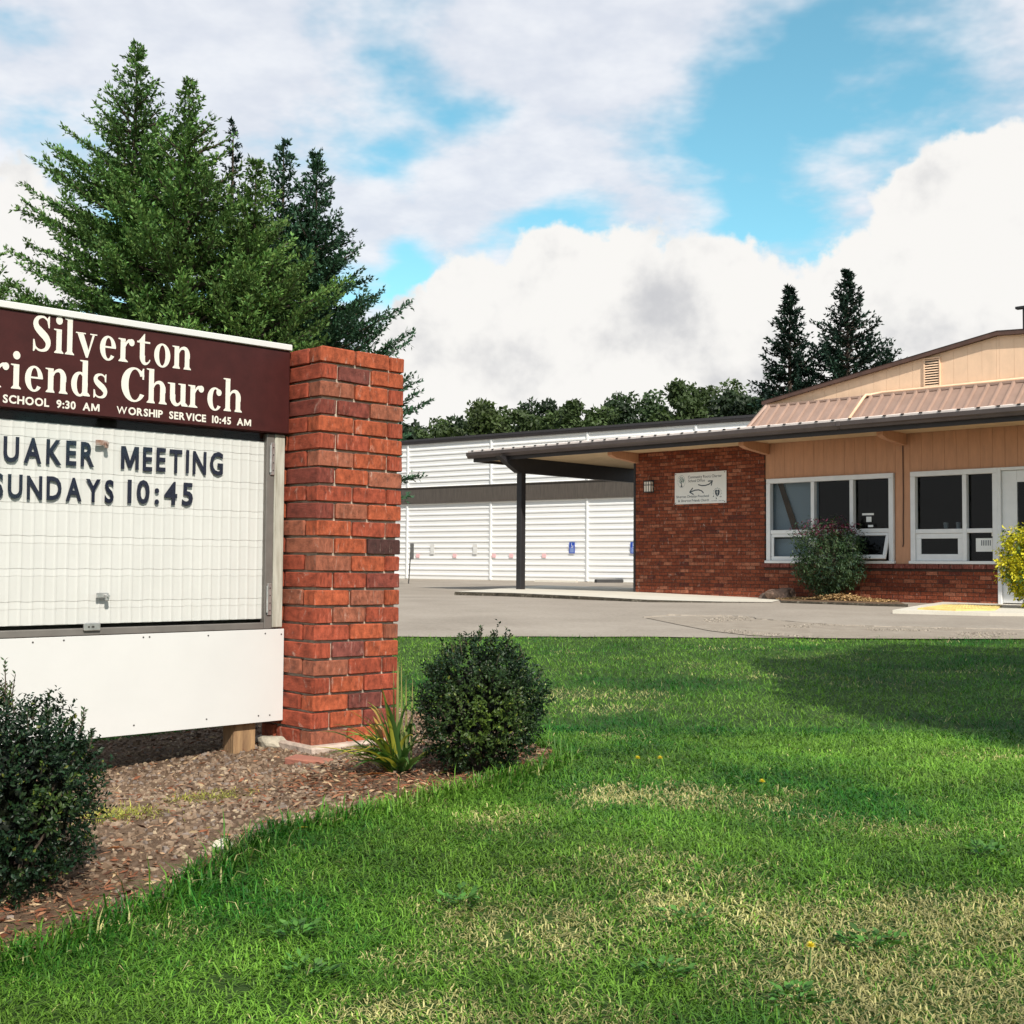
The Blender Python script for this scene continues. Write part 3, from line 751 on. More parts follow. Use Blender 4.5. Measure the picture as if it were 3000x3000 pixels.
for px, py, rust in ((298, 1298, 1), (300, 1745, 0)):
    a = FS.aty(px, py, YB - .025)
    la = MB(); la.box(a[0] - .026, a[0] + .026, YB - .030, YB - .021, a[2] - .010, a[2] + .012, .002); la.box(a[0] + .008, a[0] + .024, YB - .042, YB - .0305, a[2] - .022, a[2] + .006, .003)
    la.tube([(a[0] + .016, YB - .050, a[2] - .002), (a[0] + .016, YB - .042, a[2] - .002)], .006, 8)
    la.build('latch', mat('rusty_latch', (0.55, 0.50, 0.45), 0.4, col2=(0.30, 0.12, 0.06), vscale=30, metal=0.6) if rust else M_zinc, frame)
a = FS.aty(268, 1836, YB - .03)
la = MB(); la.box(a[0] - .036, a[0] + .036, YB - .040, YB - .0265, a[2] - .016, a[2] + .016, .003)
lock = la.build('lock_plate', M_zinc, frame)
la = MB(); 
for dx in (-.016, 0, .004): la.tube([(a[0] + dx, YB - .0425, a[2]), (a[0] + dx, YB - .039, a[2])], .004, 8)
tag(la.build('keyhole', M_screw, lock), kind='stuff')
# grey end post, white lower panel, timber stub
pa = FS.aty(802, 1500, .235); 
mb = MB(); mb.box(fx1 + .002, -.012, .235, .335, fb0 + .005, ZM0 - .002, .004); mb.build('corner_post', M_greywood, sg)
mb = MB(); mb.box(XL - .10, XL - .004, .235, .335, -.3, ZM0 - .002, .004); mb.build('corner_post', M_greywood, sg)
pz0, pz1 = FS.aty(829, 2110, .237)[2], FS.aty(832, 1842, .237)[2]
mb = MB(); mb.box(XL, -.001, .237, .252, pz0, pz1, .0015); panel = mb.build('lower_panel', M_white, sg)
for x, y in ((187, 1876), (420, 1867), (438, 1866), (777, 1856), (824, 1858), (392, 2125), (605, 2107), (757, 2097), (790, 2095), (96, 1882), (610, 1862)):
    a = FS.aty(x, y, .237); mb = MB(); mb.tube([(a[0], .2375, a[2]), (a[0], .2355, a[2])], .0038, 8); mb.build('screw', M_screw, panel)
a = FS.aty(672, 2235, .31); b_ = FS.aty(745, 2222, .31)
mb = MB(); mb.box(a[0], a[0] + .115, .275, .375, -.25, pz0 + .014, .004); mb.build('support_post', M_rawwood, sg)
mb = MB(); mb.box(a[0] - 1.35, a[0] - 1.235, .275, .375, -.2, pz0 + .014, .004); mb.build('support_post', M_rawwood, sg)
mb = MB(); mb.box(XL, -.012, .256, .27, pz0 + .04, pz1, 0); mb.box(XL, -.012, .271, .58, pz0 + .015, pz1 - .004); mb.build('backing_and_shade_box', M_darkback, sg)  # deep rear box added unseen, to shade the ground under the panel

# ---------------------------------------------------------------- the brick church
M_tan = mat('tan_board_paint', (0.50, 0.255, 0.145), 0.75, var=0.10, vscale=6, bump=0.1, bscale=40, stretch=(3, 3, .5))
M_gable = mat('cream_tan_paint', (0.80, 0.55, 0.37), 0.75, var=0.08, vscale=5, bump=0.15, bscale=8, stretch=(1, 1, .6))
M_soffit = mat('soffit_paint', (0.58, 0.42, 0.25), 0.8, var=0.12, vscale=3)
M_gut = mat('brown_gutter', (0.085, 0.066, 0.062), 0.45, var=0.15, vscale=4, metal=0.2)
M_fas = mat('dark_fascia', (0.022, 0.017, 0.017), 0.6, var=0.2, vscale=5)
M_roofm = mat('brown_roof_metal', (0.34, 0.225, 0.175), 0.5, var=0.10, vscale=3, metal=0.15, stretch=(2, 2, .4))
M_edge = mat('pale_roof_edge', (0.66, 0.58, 0.54), 0.5, var=0.08, vscale=8)
M_post = mat('black_post_paint', (0.016, 0.014, 0.016), 0.6, var=0.2, vscale=9)
M_winf = mat('white_window_paint', (0.70, 0.70, 0.70), 0.55, var=0.05, vscale=6)
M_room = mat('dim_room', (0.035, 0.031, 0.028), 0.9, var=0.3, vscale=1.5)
M_curt = mat('pale_blind', (0.82, 0.85, 0.88), 0.8, var=0.06, vscale=3)
M_plank = mat('brown_plank', (0.20, 0.10, 0.045), 0.7, var=0.3, vscale=6)
M_glass = glass_mat('window_glass', (0.62, 0.66, 0.68), 0.35)
M_black = mat('black_hole', (0.01, 0.01, 0.01), 0.8)
M_cord = mat('brown_cord', (0.07, 0.035, 0.025), 0.7)
M_sillb = None
ch = empty('brick_church', FB.o, FB.ang)
tag(ch, 'low brick and tan church building with brown metal roof edge and white windows', 'church')
BX = lambda x, y, v=0.0: FB.aty(x, y, v)
XA = BX(1862, 1600)[0]; XW = BX(2240, 1500)[0]; XD = BX(2924, 1700)[0]; XE = 4.2
CHB, LB, JB = .0677, .2, .009
WALLTOP = 2.92
BC = [((.19, .044, .020), .34), ((.23, .056, .025), .32), ((.29, .084, .042), .20), ((.34, .12, .066), .08), ((.13, .032, .020), .06)]
def bcol():
    u = random.random(); s = 0
    for c, p_ in BC:
        s += p_
        if u < s: break
    return tuple(np.array(c) * random.uniform(.88, 1.12))
cells = []
nrow = int((WALLTOP + .07) / CHB) + 1
SILL_Z = BX(2300, 1650)[2]
low_top = SILL_Z - .085
for r in range(nrow):
    z0 = -.075 + r * CHB; z1 = z0 + CHB - JB
    full = z1 > low_top
    if z1 > WALLTOP: continue
    xr = XW if full else XD
    x = XA - (LB / 2 if r % 2 else 0)
    while x < xr - .02:
        a, b = max(x, XA), min(x + LB - JB, xr)
        if b - a > .03: cells.append((a, b, z0, z1))
        x += LB
cells.sort(key=lambda c: -(c[0] + .6 * (c[2] < low_top)))
wall = MB(); wall.box(XA + .012, XW - .001, .006, .2, -.3, WALLTOP); wall.box(XW, XD - .012, .006, .2, -.3, low_top)
wallo = wall.build('brick_wall', mat('dark_mortar', (0.055, 0.033, 0.025), 0.95, var=.3, vscale=20), ch)
for a, b, z0, z1 in cells[:290]:
    put_brick(wallo, a, b, 0.0 + random.uniform(-.0015, .0015), .09, z0, z1, bcol(), jit=.0008)
vs, fs, ts = [], [], []; nv = 0
unitb = MB(); unitb.box(-.5, .5, -.5, .5, -.5, .5, .045); ub = np.array(unitb.v)
for a, b, z0, z1 in cells[290:]:
    c = np.array([(a + b) / 2, .045 + random.uniform(-.0015, .0015), (z0 + z1) / 2]); s = np.array([b - a, .09, z1 - z0])
    vs.append(ub * s + c); fs += [tuple(i + nv for i in f) for f in unitb.f]; nv += len(ub); ts.append(np.tile(bcol(), (len(ub), 1)))
me = bpy.data.meshes.new('far_bricks'); me.from_pydata(np.concatenate(vs).tolist(), [], fs); me.update()
at = me.attributes.new('tint', 'FLOAT_COLOR', 'POINT'); at.data.foreach_set('color', np.concatenate([np.concatenate(ts), np.ones((nv, 1))], 1).astype(np.float32).ravel())
tag(link('brickwork', me, M_brickatt, wallo), kind='stuff')
# projecting brick sill course
x = XW - .05
while x < XD - .03:
    b = min(x + .19, XD + .0); put_brick(wallo, x, b, -.045, .1, low_top + .006, SILL_Z - .004, tuple(np.array((.20, .06, .045)) * random.uniform(.8, 1.2)), name='sill_brick'); x += .199
# left side wall of the church
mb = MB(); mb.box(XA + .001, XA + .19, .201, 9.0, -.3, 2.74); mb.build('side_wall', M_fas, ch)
mb = MB(); mb.box(XA - .055, XA - .003, -.004, .10, -.05, 2.73, .004); mb.build('corner_board', M_post, ch)
# tan board wall above and between the windows
W1 = (BX(2246, 1500)[0], BX(2618, 1500)[0]); W2 = (BX(2668, 1500)[0], BX(2924, 1500)[0])
WZ0, WZ1 = SILL_Z + .0, 2.13
def boards(parent, x0, x1, z0, z1, y, name, m, wdt=.2, zt=None):
    x = x0; k = 0
    while x < x1 - .005:
        b = min(x + wdt, x1); mb = MB()
        ta, tb = (zt(x), zt(b)) if zt else (z1, z1)
        mb.add([(x + .0015, y, z0), (b - .0015, y, z0), (b - .0015, y, tb), (x + .0015, y, ta), (x + .0015, y + .02, z0), (b - .0015, y + .02, z0), (b - .0015, y + .02, tb), (x + .0015, y + .02, ta)],
               [(0, 1, 2, 3), (7, 6, 5, 4), (0, 3, 7, 4), (1, 5, 6, 2), (3, 2, 6, 7), (0, 4, 5, 1)])
        mb.build(name, m, parent); x = b
mb = MB(); mb.box(XW + .001, XE, .05, .19, WZ1 + .001, WALLTOP - .001); mb.box(W1[1], W2[0], .05, .19, WZ0, WZ1); mb.box(XD + 1.35, XE, .05, .19, -.3, WZ1)
tanw = mb.build('tan_wall', mat('wall_gap', (.40, .20, .11), .9), ch)
boards(tanw, XW + .001, W1[1] + .02, WZ1 + .0, WALLTOP, .03, 'board', M_tan)
boards(tanw, W1[1] + .021, W2[0] - .021, WZ0, WALLTOP, .03, 'board', M_tan, .35)
boards(tanw, W2[0] - .02, XE, WZ1, WALLTOP, .03, 'board', M_tan)
# windows
def bar(parent, x0, x1, z0, z1, y0, y1, name='mullion', m=None, bev=.004):
    mb = MB(); mb.box(x0, x1, y0, y1, z0, z1, bev); return mb.build(name, m or M_winf, parent)
def window(x0, x1, z0, z1, mull, tz):
    wn = MB(); t = .085
    wn.box(x0, x1, -.02, .10, z1 - t, z1, .005); wn.box(x0, x0 + t, -.02, .10, z0 + .05, z1 - t - .001, .005); wn.box(x1 - t, x1, -.02, .10, z0 + .05, z1 - t - .001, .005); wn.box(x0 - .02, x1 + .02, -.05, .10, z0, z0 + .049, .005)
    wo_ = wn.build('window_frame', M_winf, ch)
    xs_ = [x0 + t] + [m_ for m_ in mull] + [x1 - t]
    for m_ in mull: bar(wo_, m_ - .035, m_ + .035, z0 + .051, z1 - t - .002, -.012, .098)
    for i in range(len(xs_) - 1):
        a = xs_[i] + (.036 if i else .001); b = xs_[i + 1] - (.036 if i < len(xs_) - 2 else .001)
        bar(wo_, a, b, tz - .035, tz + .035, -.008, .096, 'transom')
        mb = MB(); mb.box(a, b, .082, .088, tz + .036, z1 - t - .001); mb.build('pane', M_glass, wo_)
    return wo_, xs_, t
tz1 = BX(2260, 1559)[2]
m1a, m1b = BX(2380, 1480, -.01)[0], BX(2494, 1480, -.01)[0]
w1, xs1, tt = window(W1[0], W1[1], WZ0, WZ1, (m1a, m1b), tz1)
tz2 = BX(2750, 1556)[2]
m2a = BX(2825, 1480, -.01)[0]
w2, xs2, _ = window(W2[0], W2[1], WZ0, WZ1, (m2a,), tz2)
def sash(parent, x0, x1, z0, z1, tilt, wdt=.055):
    """awning sash hinged at its top edge"""
    h = z1 - z0; fr = MB()
    fr.box(x0, x1, -.02, .02, -wdt, 0, .003); fr.box(x0, x1, -.02, .02, -h, -h + wdt * 1.3, .003); fr.box(x0, x0 + wdt, -.02, .02, -h + wdt * 1.3 + .001, -wdt - .001, .003); fr.box(x1 - wdt, x1, -.02, .02, -h + wdt * 1.3 + .001, -wdt - .001, .003)
    s_ = fr.build('sash', M_winf, parent); s_.location = (0, .03, z1); s_.rotation_euler = (-tilt, 0, 0)
    g = MB(); g.box(x0 + wdt - .004, x1 - wdt + .004, .002, .007, -h + wdt * 1.3 - .004, -wdt + .004); g.build('pane', M_glass, s_)
    return s_
zb = WZ0 + .052
for i in range(3):
    a = xs1[i] + (.037 if i else .002); b = xs1[i + 1] - (.037 if i < 2 else .002)
    sash(w1, a, b, zb, tz1 - .037, 0.0 if i == 0 else .34)
sash(w2, xs2[0] + .002, m2a - .037, zb, tz2 - .037, 0.0, .085)
a, b = m2a + .037, xs2[2] - .002
mb = MB(); mb.box(a, b, .082, .088, zb, tz2 - .036); mb.build('pane', M_glass, w2)
# glazed door to the right
dx0 = XD + .06
mb = MB(); mb.box(XD + .001, XD + .06, -.015, .12, -.05, WZ1, .004); mb.box(dx0 + 1.1, dx0 + 1.25, -.015, .12, -.05, WZ1, .004); mb.box(XD + .061, dx0 + 1.099, -.015, .12, WZ1 - .05, WZ1, .004)
mb.build('door_frame', M_winf, ch)
mb = MB(); z1_ = WZ1 - .055
dg = BX(2979, 1412, .03)
mb.box(dx0 + .004, dg[0], .03, .08, -.03, z1_, .004); mb.box(dx0 + .95, dx0 + 1.095, .03, .08, -.03, z1_, .004); mb.box(dg[0] + .001, dx0 + .949, .03, .08, dg[2], z1_, .004); mb.box(dg[0] + .001, dx0 + .949, .03, .08, -.03, .22, .004)
door = mb.build('door', M_winf, ch)
mb = MB(); mb.box(dg[0], dx0 + .95, .05, .056, .22, dg[2]); mb.build('pane', M_glass, door)
mb = MB(); mb.tube([(dx0 + 1.02, -.03, .95), (dx0 + 1.02, -.03, 1.15)], .012, 8); mb.build('handle', M_zinc, door)
# dim rooms behind the glass
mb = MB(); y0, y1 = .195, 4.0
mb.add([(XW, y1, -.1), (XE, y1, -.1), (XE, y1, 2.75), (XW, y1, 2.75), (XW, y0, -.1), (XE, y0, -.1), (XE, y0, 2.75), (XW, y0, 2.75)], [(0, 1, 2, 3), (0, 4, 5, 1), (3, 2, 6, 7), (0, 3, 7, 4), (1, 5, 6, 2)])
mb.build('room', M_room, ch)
mb = MB(); mb.box(XW + .05, xs1[1] + .02, .17, .18, tz1 - .1, WZ1 - .05); mb.build('blind_and_reflection', M_curt, ch)  # blind; its pale tone also stands for the upper pane's reflection
mb = MB(); mb.box(XW + .05, xs1[1] + .02, .15, .16, WZ0, tz1 - .12); mb.build('blind_and_reflection', mat('sky_reflection_blue', (.82, .88, .92), .6), ch)  # pale blue sheet paints the sky's reflection in the lower pane
pa, pb = BX(2278, 1412, .14), BX(2322, 1552, .14)
mb = MB(); mb.prism([(pa[0], pa[2]), (pa[0] + .10, pa[2]), (pb[0] + .13, pb[2]), (pb[0], pb[2])], 'y', .13, .15); mb.build('leaning_plank', M_plank, ch)  # brown plank leaning inside the left window
# roof: gutter, pale corrugated edge, soffit, canopy, steep brown band, gable
GY = -1.25
gl, gr = BX(1365, 1325, GY), BX(3000, 1196, GY)
GZ1 = .5 * (gl[2] + BX(2150, 1262, GY)[2]) ; GZ0 = GZ1 - .125
GXL = gl[0]
gp = [(GY + .13, GZ0 + .0), (GY + .05, GZ0), (GY + .035, GZ0 + .035), (GY + .004, GZ0 + .06), (GY, GZ1), (GY + .012, GZ1), (GY + .02, GZ1 - .05), (GY + .13, GZ1 - .05)]
seamx = BX(2455, 1250, GY)[0]
for a, b in ((GXL, seamx - .004), (seamx + .004, XE)):
    mb = MB(); mb.prism(gp[::-1], 'x', a, b); mb.build('gutter', M_gut, ch)
mb = MB(); mb.box(seamx - .035, seamx + .035, GY - .006, GY + .02, GZ0 + .05, GZ1 + .004, .002); mb.build('gutter_joint', M_gut, ch)
mb = MB(); mb.box(GXL + .1, XE, GY + .131, GY + .17, GZ0 - .075, GZ1 - .02); mb.build('fascia', M_fas, ch)
mb = MB(); mb.box(GXL + .1, GXL + .14, GY + .171, 3.2, GZ0 - .075, GZ1 - .02); mb.build('end_fascia', M_fas, ch)
# corrugated roof sheet: rib ends show as dark notches over the gutter
ribs = []; pitchr = .305
def corr(x0, x1, y, z, amp=.028):
    pts = []; x = x0
    while x < x1:
        pts += [(x, z), (x + .12, z), (x + .14, z + amp), (x + .185, z + amp), (x + .205, z)]; x += pitchr
    pts.append((x1, z)); return pts
prf = corr(GXL + .02, XE, 0, GZ1 + .020, .022)
v = []
for y, dz in ((GY + .03, 0), (GY + .55, .075), (3.4, .33)): v += [(p_[0], y, p_[1] + dz) for p_ in prf]
n = len(prf); f = [(r * n + i, r * n + i + 1, (r + 1) * n + i + 1, (r + 1) * n + i) for r in (0, 1) for i in range(n - 1)]
mb = MB(); mb.add(v, f); mb.build('canopy_roof', M_edge, ch)
mb = MB(); x = GXL + .02
while x < XE:
    mb.box(x + .138, x + .187, GY + .008, GY + .06, GZ1 + .020, GZ1 + .041); x += pitchr
tag(mb.build('rib_end', M_black, ch), kind='stuff')
mb = MB(); mb.box(GXL + .04, XE, GY + .018, GY + .028, GZ1 - .03, GZ1 + .036); mb.build('drip_edge', M_edge, ch)
mb = MB(); mb.box(GXL + .141, XA - .06, GY + .172, 3.2, GZ0 - .012, GZ0 + .01); mb.box(XA - .059, XE, GY + .172, .0, GZ0 - .012, GZ0 + .01); mb.build('soffit', M_soffit, ch)
# corbel beams under the eave
for px in (1856, 2238, 2640):
    bx_ = BX(px, 1340, -.1)[0]
    zb_ = GZ0 - .013
    mb = MB(); mb.prism([(.0, zb_ - .20), (-.70, zb_ - .14), (-.85, zb_ - .10), (-.85, zb_), (.0, zb_)][::-1], 'x', bx_ - .06, bx_ + .05); mb.build('corbel_beam', M_tan, ch)
# canopy beam and post
pp = FB.loc(onz(1525, 1726, .325))
bz0 = FB.atx(1527, 1386, pp[0])[2]
beam = MB(); beam.prism([(pp[1] - .75, GZ0 - .014), (pp[1] - .15, bz0 + .0), (8.0, bz0), (8.0, GZ0 - .014)], 'x', pp[0] - .07, pp[0] + .07); beam.build('canopy_beam', M_post, ch)
mb = MB(); mb.box(pp[0] - .07, pp[0] + .07, pp[1] - .07, pp[1] + .07, -.02, bz0 - .001, .006); mb.build('canopy_post', M_post, ch)
# steep brown standing-seam band
MY0, MY1 = -.72, -.22
ml = BX(2190, 1247, MY0); mt = BX(2246, 1189, MY1); mtr = BX(3000, 1119, MY1)
MZ0 = GZ1 + .07; MZ1 = .5 * (mt[2] + mtr[2])
mb = MB(); mb.add([(ml[0], MY0, MZ0), (XE, MY0, MZ0), (XE, MY1, MZ1), (mt[0], MY1, MZ1), (mt[0] + .1, 1.2, MZ1), (ml[0] + .1, 1.2, MZ0)], [(0, 1, 2, 3), (0, 3, 4, 5)])
band = mb.build('roof_band', M_roofm, ch)
sl = np.array([0, MY1 - MY0, MZ1 - MZ0]); Ln = np.linalg.norm(sl); sl /= Ln; nrm = np.array([0, -sl[2], sl[1]])
x = BX(2255, 1187, MY1)[0]; step_ = (BX(2972, 1140, MY1)[0] - x) / 22
k = 0
while x < XE:
    lo = 0.0
    p0 = np.array([x, MY0, MZ0]) + nrm * .003 + sl * .01; p1 = np.array([x, MY0, MZ0]) + sl * (Ln - .012) + nrm * .003
    hw, hh = .022, .034
    mb = MB(); vv = []
    for p_ in (p0, p1): vv += [p_ + [-hw * 1.5, 0, 0], p_ + [hw * 1.5, 0, 0], p_ + [hw * .7, 0, 0] + nrm * hh, p_ + [-hw * .7, 0, 0] + nrm * hh]
    mb.add(vv, [(0, 1, 5, 4), (1, 2, 6, 5), (2, 3, 7, 6), (3, 0, 4, 7), (3, 2, 1, 0), (4, 5, 6, 7)])
    mb.build('roof_rib', M_roofm, band); x += step_
mb = MB(); mb.box(mt[0] - .01, XE, MY1 - .035, MY1 + .06, MZ1 - .018, MZ1 + .022, .004); mb.build('band_cap', M_roofm, band)
e0, e1 = np.array([ml[0], MY0, MZ0]) + nrm * .012, np.array([mt[0], MY1, MZ1]) + nrm * .012
mb = MB(); mb.tube([e0, e1], .035, 6); mb.build('hip_trim', M_roofm, band)
# gable above, set just behind the band
GYY = -.10
ga, gk = BX(2247, 1184, GYY), BX(2927, 984, GYY)
slope = (gk[2] - ga[2]) / (gk[0] - ga[0])
ztop = lambda x: ga[2] + slope * (x - ga[0]) if x <= gk[0] else gk[2] - slope * .35 * (x - gk[0])
boards(ch, ga[0], gk[0], MZ1 - .05, 0, GYY, 'gable_board', M_gable, .235, ztop)
boards(ch, gk[0], XE, MZ1 - .05, 0, GYY, 'gable_board', M_gable, .235, ztop)
mb = MB()
RK = [(ga[0] - .06, ztop(ga[0]) - .02), (gk[0], gk[2]), (XE, ztop(XE))]
for (xa, za), (xb, zb2) in zip(RK[:-1], RK[1:]):
    mb.prism([(xa, za), (xb, zb2), (xb, zb2 + .07), (xa, za + .07)], 'y', GYY - .09, GYY - .03)
mb.build('rake_trim', mat('dark_brown_trim', (.09, .045, .032), .6, var=.3, vscale=6), ch)
mb = MB()
for (xa, za), (xb, zb2) in zip(RK[:-1], RK[1:]):
    mb.add([(xa, GYY - .1, za + .072), (xb, GYY - .1, zb2 + .072), (xb, 9.0, zb2 + .072), (xa, 9.0, za + .072)], [(0, 1, 2, 3)])
mb.build('gable_roof', mat('dark_shingle', (.07, .055, .05), .9, var=.3, vscale=10), ch)
mb = MB(); mb.add([(ga[0] - .05, GYY + .03, MZ0 - .05), (XE, GYY + .03, MZ0 - .05), (XE, GYY + .03, ztop(XE)), (gk[0], GYY + .03, gk[2]), (ga[0], GYY + .03, ztop(ga[0]))], [(0, 1, 2, 3, 4)]); mb.build('gable_backing', mat('wall_gap2', (.6, .40, .26), .9), ch)
# louvred vent
va, vb = BX(2711, 1054, GYY), BX(2753, 1131, GYY)
mb = MB(); x0, x1, z0, z1 = va[0], vb[0], vb[2], va[2]
mb.box(x0 - .02, x0, GYY - .03, GYY + .0, z0, z1); mb.box(x1, x1 + .02, GYY - .03, GYY, z0, z1); mb.box(x0 - .02, x1 + .02, GYY - .03, GYY, z1 + .001, z1 + .022); mb.box(x0 - .02, x1 + .02, GYY - .03, GYY, z0 - .022, z0 - .001)
vent = mb.build('vent', M_gable, ch)
mb = MB(); mb.box(x0, x1, GYY - .006, GYY - .001, z0, z1); mb.build('vent_back', M_black, vent)
for k in range(11):
    zz = z0 + (k + .5) / 11 * (z1 - z0); mb = MB(); mb.prism([(GYY - .028, zz - .012), (GYY - .024, zz - .012), (GYY - .007, zz + .014), (GYY - .011, zz + .014)], 'x', x0 + .001, x1 - .001); mb.build('slat', M_gable, vent)
# conduit running along the gable foot and down the band
c1 = BX(2995, 1112, GYY - .05); c2 = BX(2570, 1150, GYY - .05); c3 = BX(2540, 1164, MY1 - .08); c4 = BX(2520, 1205, -.5)
z_c = .5 * (c1[2] + c2[2])
dn = np.array([c3[0] - .02, MY1, MZ1]) 
pts = [(XE, GYY - .05, z_c), (c2[0] + .1, GYY - .05, z_c), (c2[0], GYY - .055, z_c - .006), (c2[0] - .07, MY1 - .03, z_c - .035), (c3[0] - .02, MY1 - .07, MZ1 + .02), (c3[0] - .05, MY1 - .12, MZ1 - .04), (c3[0] - .10, MY0 - .02, MZ0 + .03)]
mb = MB(); mb.tube(pts, .026, 8); mb.build('conduit', M_gable, ch, smooth=True)
mb = MB(); mb.tube([(gk[0] - 2.95, .6, ztop(gk[0] - 2.95)), (gk[0] - 2.95, .6, ztop(gk[0] - 2.95) + .28)], .02, 8); mb.build('vent_pipe', mat('pipe_grey', (.3, .3, .28), .5), ch)
mst = BX(3003, 900, .3); mb = MB(); mb.box(mst[0] - .03, mst[0] + .03, .27, .33, gk[2] - .1, mst[2], .004); mb.box(mst[0] - .14, mst[0] + .2, .25, .35, mst[2] - .02, mst[2] + .02, .004); mb.build('roof_mast', M_post, ch)
# loose cord hanging on the tan wall
ca, cb_ = BX(2645, 1305, .02), BX(2647, 1602, .02)
mb = MB(); mb.tube([(ca[0], .018, ca[2]), (ca[0] + .004, .018, 1.7), (ca[0] - .003, .018, 1.3), (cb_[0], .018, cb_[2] + .05), (cb_[0] - .012, .014, cb_[2])], .0085, 6); mb.build('cord', M_cord, ch)
# ---- things on and by the wall
# direction sign, 1.2 m x 0.61 m
sx0, sx1, sz0, sz1 = -5.63, -4.432, 1.722, 2.334
M_sgn = mat('sign_white', (.72, .71, .68), .5, var=.03, vscale=3)
M_ink = mat('sign_ink', (.03, .045, .06), .6); M_inkg = mat('sign_teal', (.16, .24, .22), .6); M_inkp = mat('sign_pale', (.30, .34, .34), .6)
ds = empty('direction_sign', FB.world(((sx0 + sx1) / 2, -.012, sz0)), FB.ang)
Wd, Hd = sx1 - sx0, sz1 - sz0
mb = MB(); mb.box(-Wd / 2, Wd / 2, 0, .009, 0, Hd, .002); brd = mb.build('board', M_sgn, ds)
def sx_(u): return -Wd / 2 + u * Wd
def sz_(v_): return Hd * (1 - v_)
def ink(name, f, m=M_ink, y=-.0012):
    mb = MB(); f(mb); return mb.build(name, m, brd)
def tline(text, u0, u1, v_, h, y=-.0001): sans_line('lettering', text, sx_(u0), sx_(u1), sz_(v_), h * Hd, brd, y, .0012, M_ink, bold=.004, gap=.07, space=.28)
tline('Community Roots Charter', .265, .915, .19, .085); tline('School Office', .27, .59, .31, .085)
tline('Silverton Christian Preschool', .03, .67, .80, .075); tline('& Silverton Friends Church', .07, .67, .93, .075)
tline('Love to learn', .72, .82, .935, .022); tline('Learn to love', .86, .96, .935, .022)
def arrow(pts, h1, h2):
    def f(mb):
        for seq in (pts, h1, h2):
            P2 = [np.array((sx_(a), sz_(b))) for a, b in seq]
            for i in range(len(P2) - 1):
                d = P2[i + 1] - P2[i]; d = d / np.linalg.norm(d); nn = np.array((-d[1], d[0])) * .0105; e_ = d * .004
                q = [P2[i] - nn - e_, P2[i + 1] - nn + e_, P2[i + 1] + nn + e_, P2[i] + nn - e_]
                mb.prism([tuple(z) for z in q], 'y', -.0001, -.0012 - .0002 * (i % 2) - (.0004 if seq is h1 else .0008 if seq is h2 else 0))
    return f
ink('arrow', arrow([(.465, .40), (.53, .435), (.60, .435), (.67, .405), (.735, .32)], [(.655, .305), (.74, .30)], [(.735, .31), (.715, .44)]))
ink('arrow', arrow([(.565, .665), (.53, .60), (.47, .565), (.40, .57), (.30, .63)], [(.355, .50), (.295, .63)], [(.30, .63), (.37, .70)]))
# round badge with a tree
def badge(mb):
    for k in range(26):
        t = 2 * math.pi * k / 26; cx, cz = sx_(.135) + .088 * math.cos(t), sz_(.275) + .118 * math.sin(t)
        mb.prism([(cx - .006, cz - .006), (cx + .006, cz - .006), (cx + .006, cz + .006), (cx - .006, cz + .006)], 'y', -.0001, -.0012)
ink('badge_ring', badge, M_inkp)
def crown_(mb):
    r = random.Random(4)
    for k in range(60):
        a, d = r.uniform(0, 6.28), r.uniform(0, 1) ** .5
        cx, cz = sx_(.135) + .064 * d * math.cos(a), sz_(.25) + .062 * d * math.sin(a) + .012; s = r.uniform(.006, .012)
        mb.prism([(cx - s, cz), (cx, cz - s), (cx + s, cz), (cx, cz + s)], 'y', -.0001, -.0012 - .00002 * k)
ink('badge_tree', crown_, M_inkg)
ink('badge_trunk', lambda mb: mb.prism([(sx_(.135) - .022, sz_(.45)), (sx_(.135) + .022, sz_(.45)), (sx_(.135) + .007, sz_(.38)), (sx_(.135) + .004, sz_(.24)), (sx_(.135) - .004, sz_(.24)), (sx_(.135) - .007, sz_(.38))], 'y', -.0001, -.0032))
# shield with a cross inside a wreath of marks
cx, cz = sx_(.83), sz_(.68)
ink('shield', lambda mb: mb.prism([(cx, cz - .075), (cx + .045, cz - .03), (cx + .054, cz + .02), (cx + .045, cz + .052), (cx + .02, cz + .058), (cx, cz + .045), (cx - .02, cz + .058), (cx - .045, cz + .052), (cx - .054, cz + .02), (cx - .045, cz - .03)], 'y', -.0001, -.0012))
ink('shield_cross', lambda mb: (mb.box(cx - .005, cx + .005, -.0022, -.0013, cz - .05, cz + .04), mb.box(cx - .022, cx + .022, -.0026, -.0013, cz + .008, cz + .018)), M_sgn)
def wreath(mb):
    for k in range(22):
        t = 2 * math.pi * k / 22 + .1; a, b = .078, .094 + .01 * (k % 2)
        if 3.6 < t < 5.8 and k % 3: continue
        p_ = [(cx + a * math.cos(t - .07), cz + a * math.sin(t - .07)), (cx + b * math.cos(t - .05), cz + b * math.sin(t - .05)), (cx + b * math.cos(t + .05), cz + b * math.sin(t + .05)), (cx + a * math.cos(t + .07), cz + a * math.sin(t + .07))]
        mb.prism(p_, 'y', -.0001, -.0012)
ink('wreath', wreath, M_inkp)
def darts(mb):
    for t in (3.75, 4.5, 5.55):
        px_, pz_ = cx + .108 * math.cos(t), cz + .108 * math.sin(t)
        mb.prism([(px_ - .014, pz_ - .016), (px_ + .016, pz_ - .012), (px_ + .002, pz_ + .016)], 'y', -.0001, -.0014)
ink('wreath_mark', darts)
for a in (.02, .97):
    for b in (.04, .96):
        mb = MB(); mb.tube([(sx_(a), .001, sz_(b)), (sx_(a), -.004, sz_(b))], .010, 8); mb.build('screw', M_screw, ds)
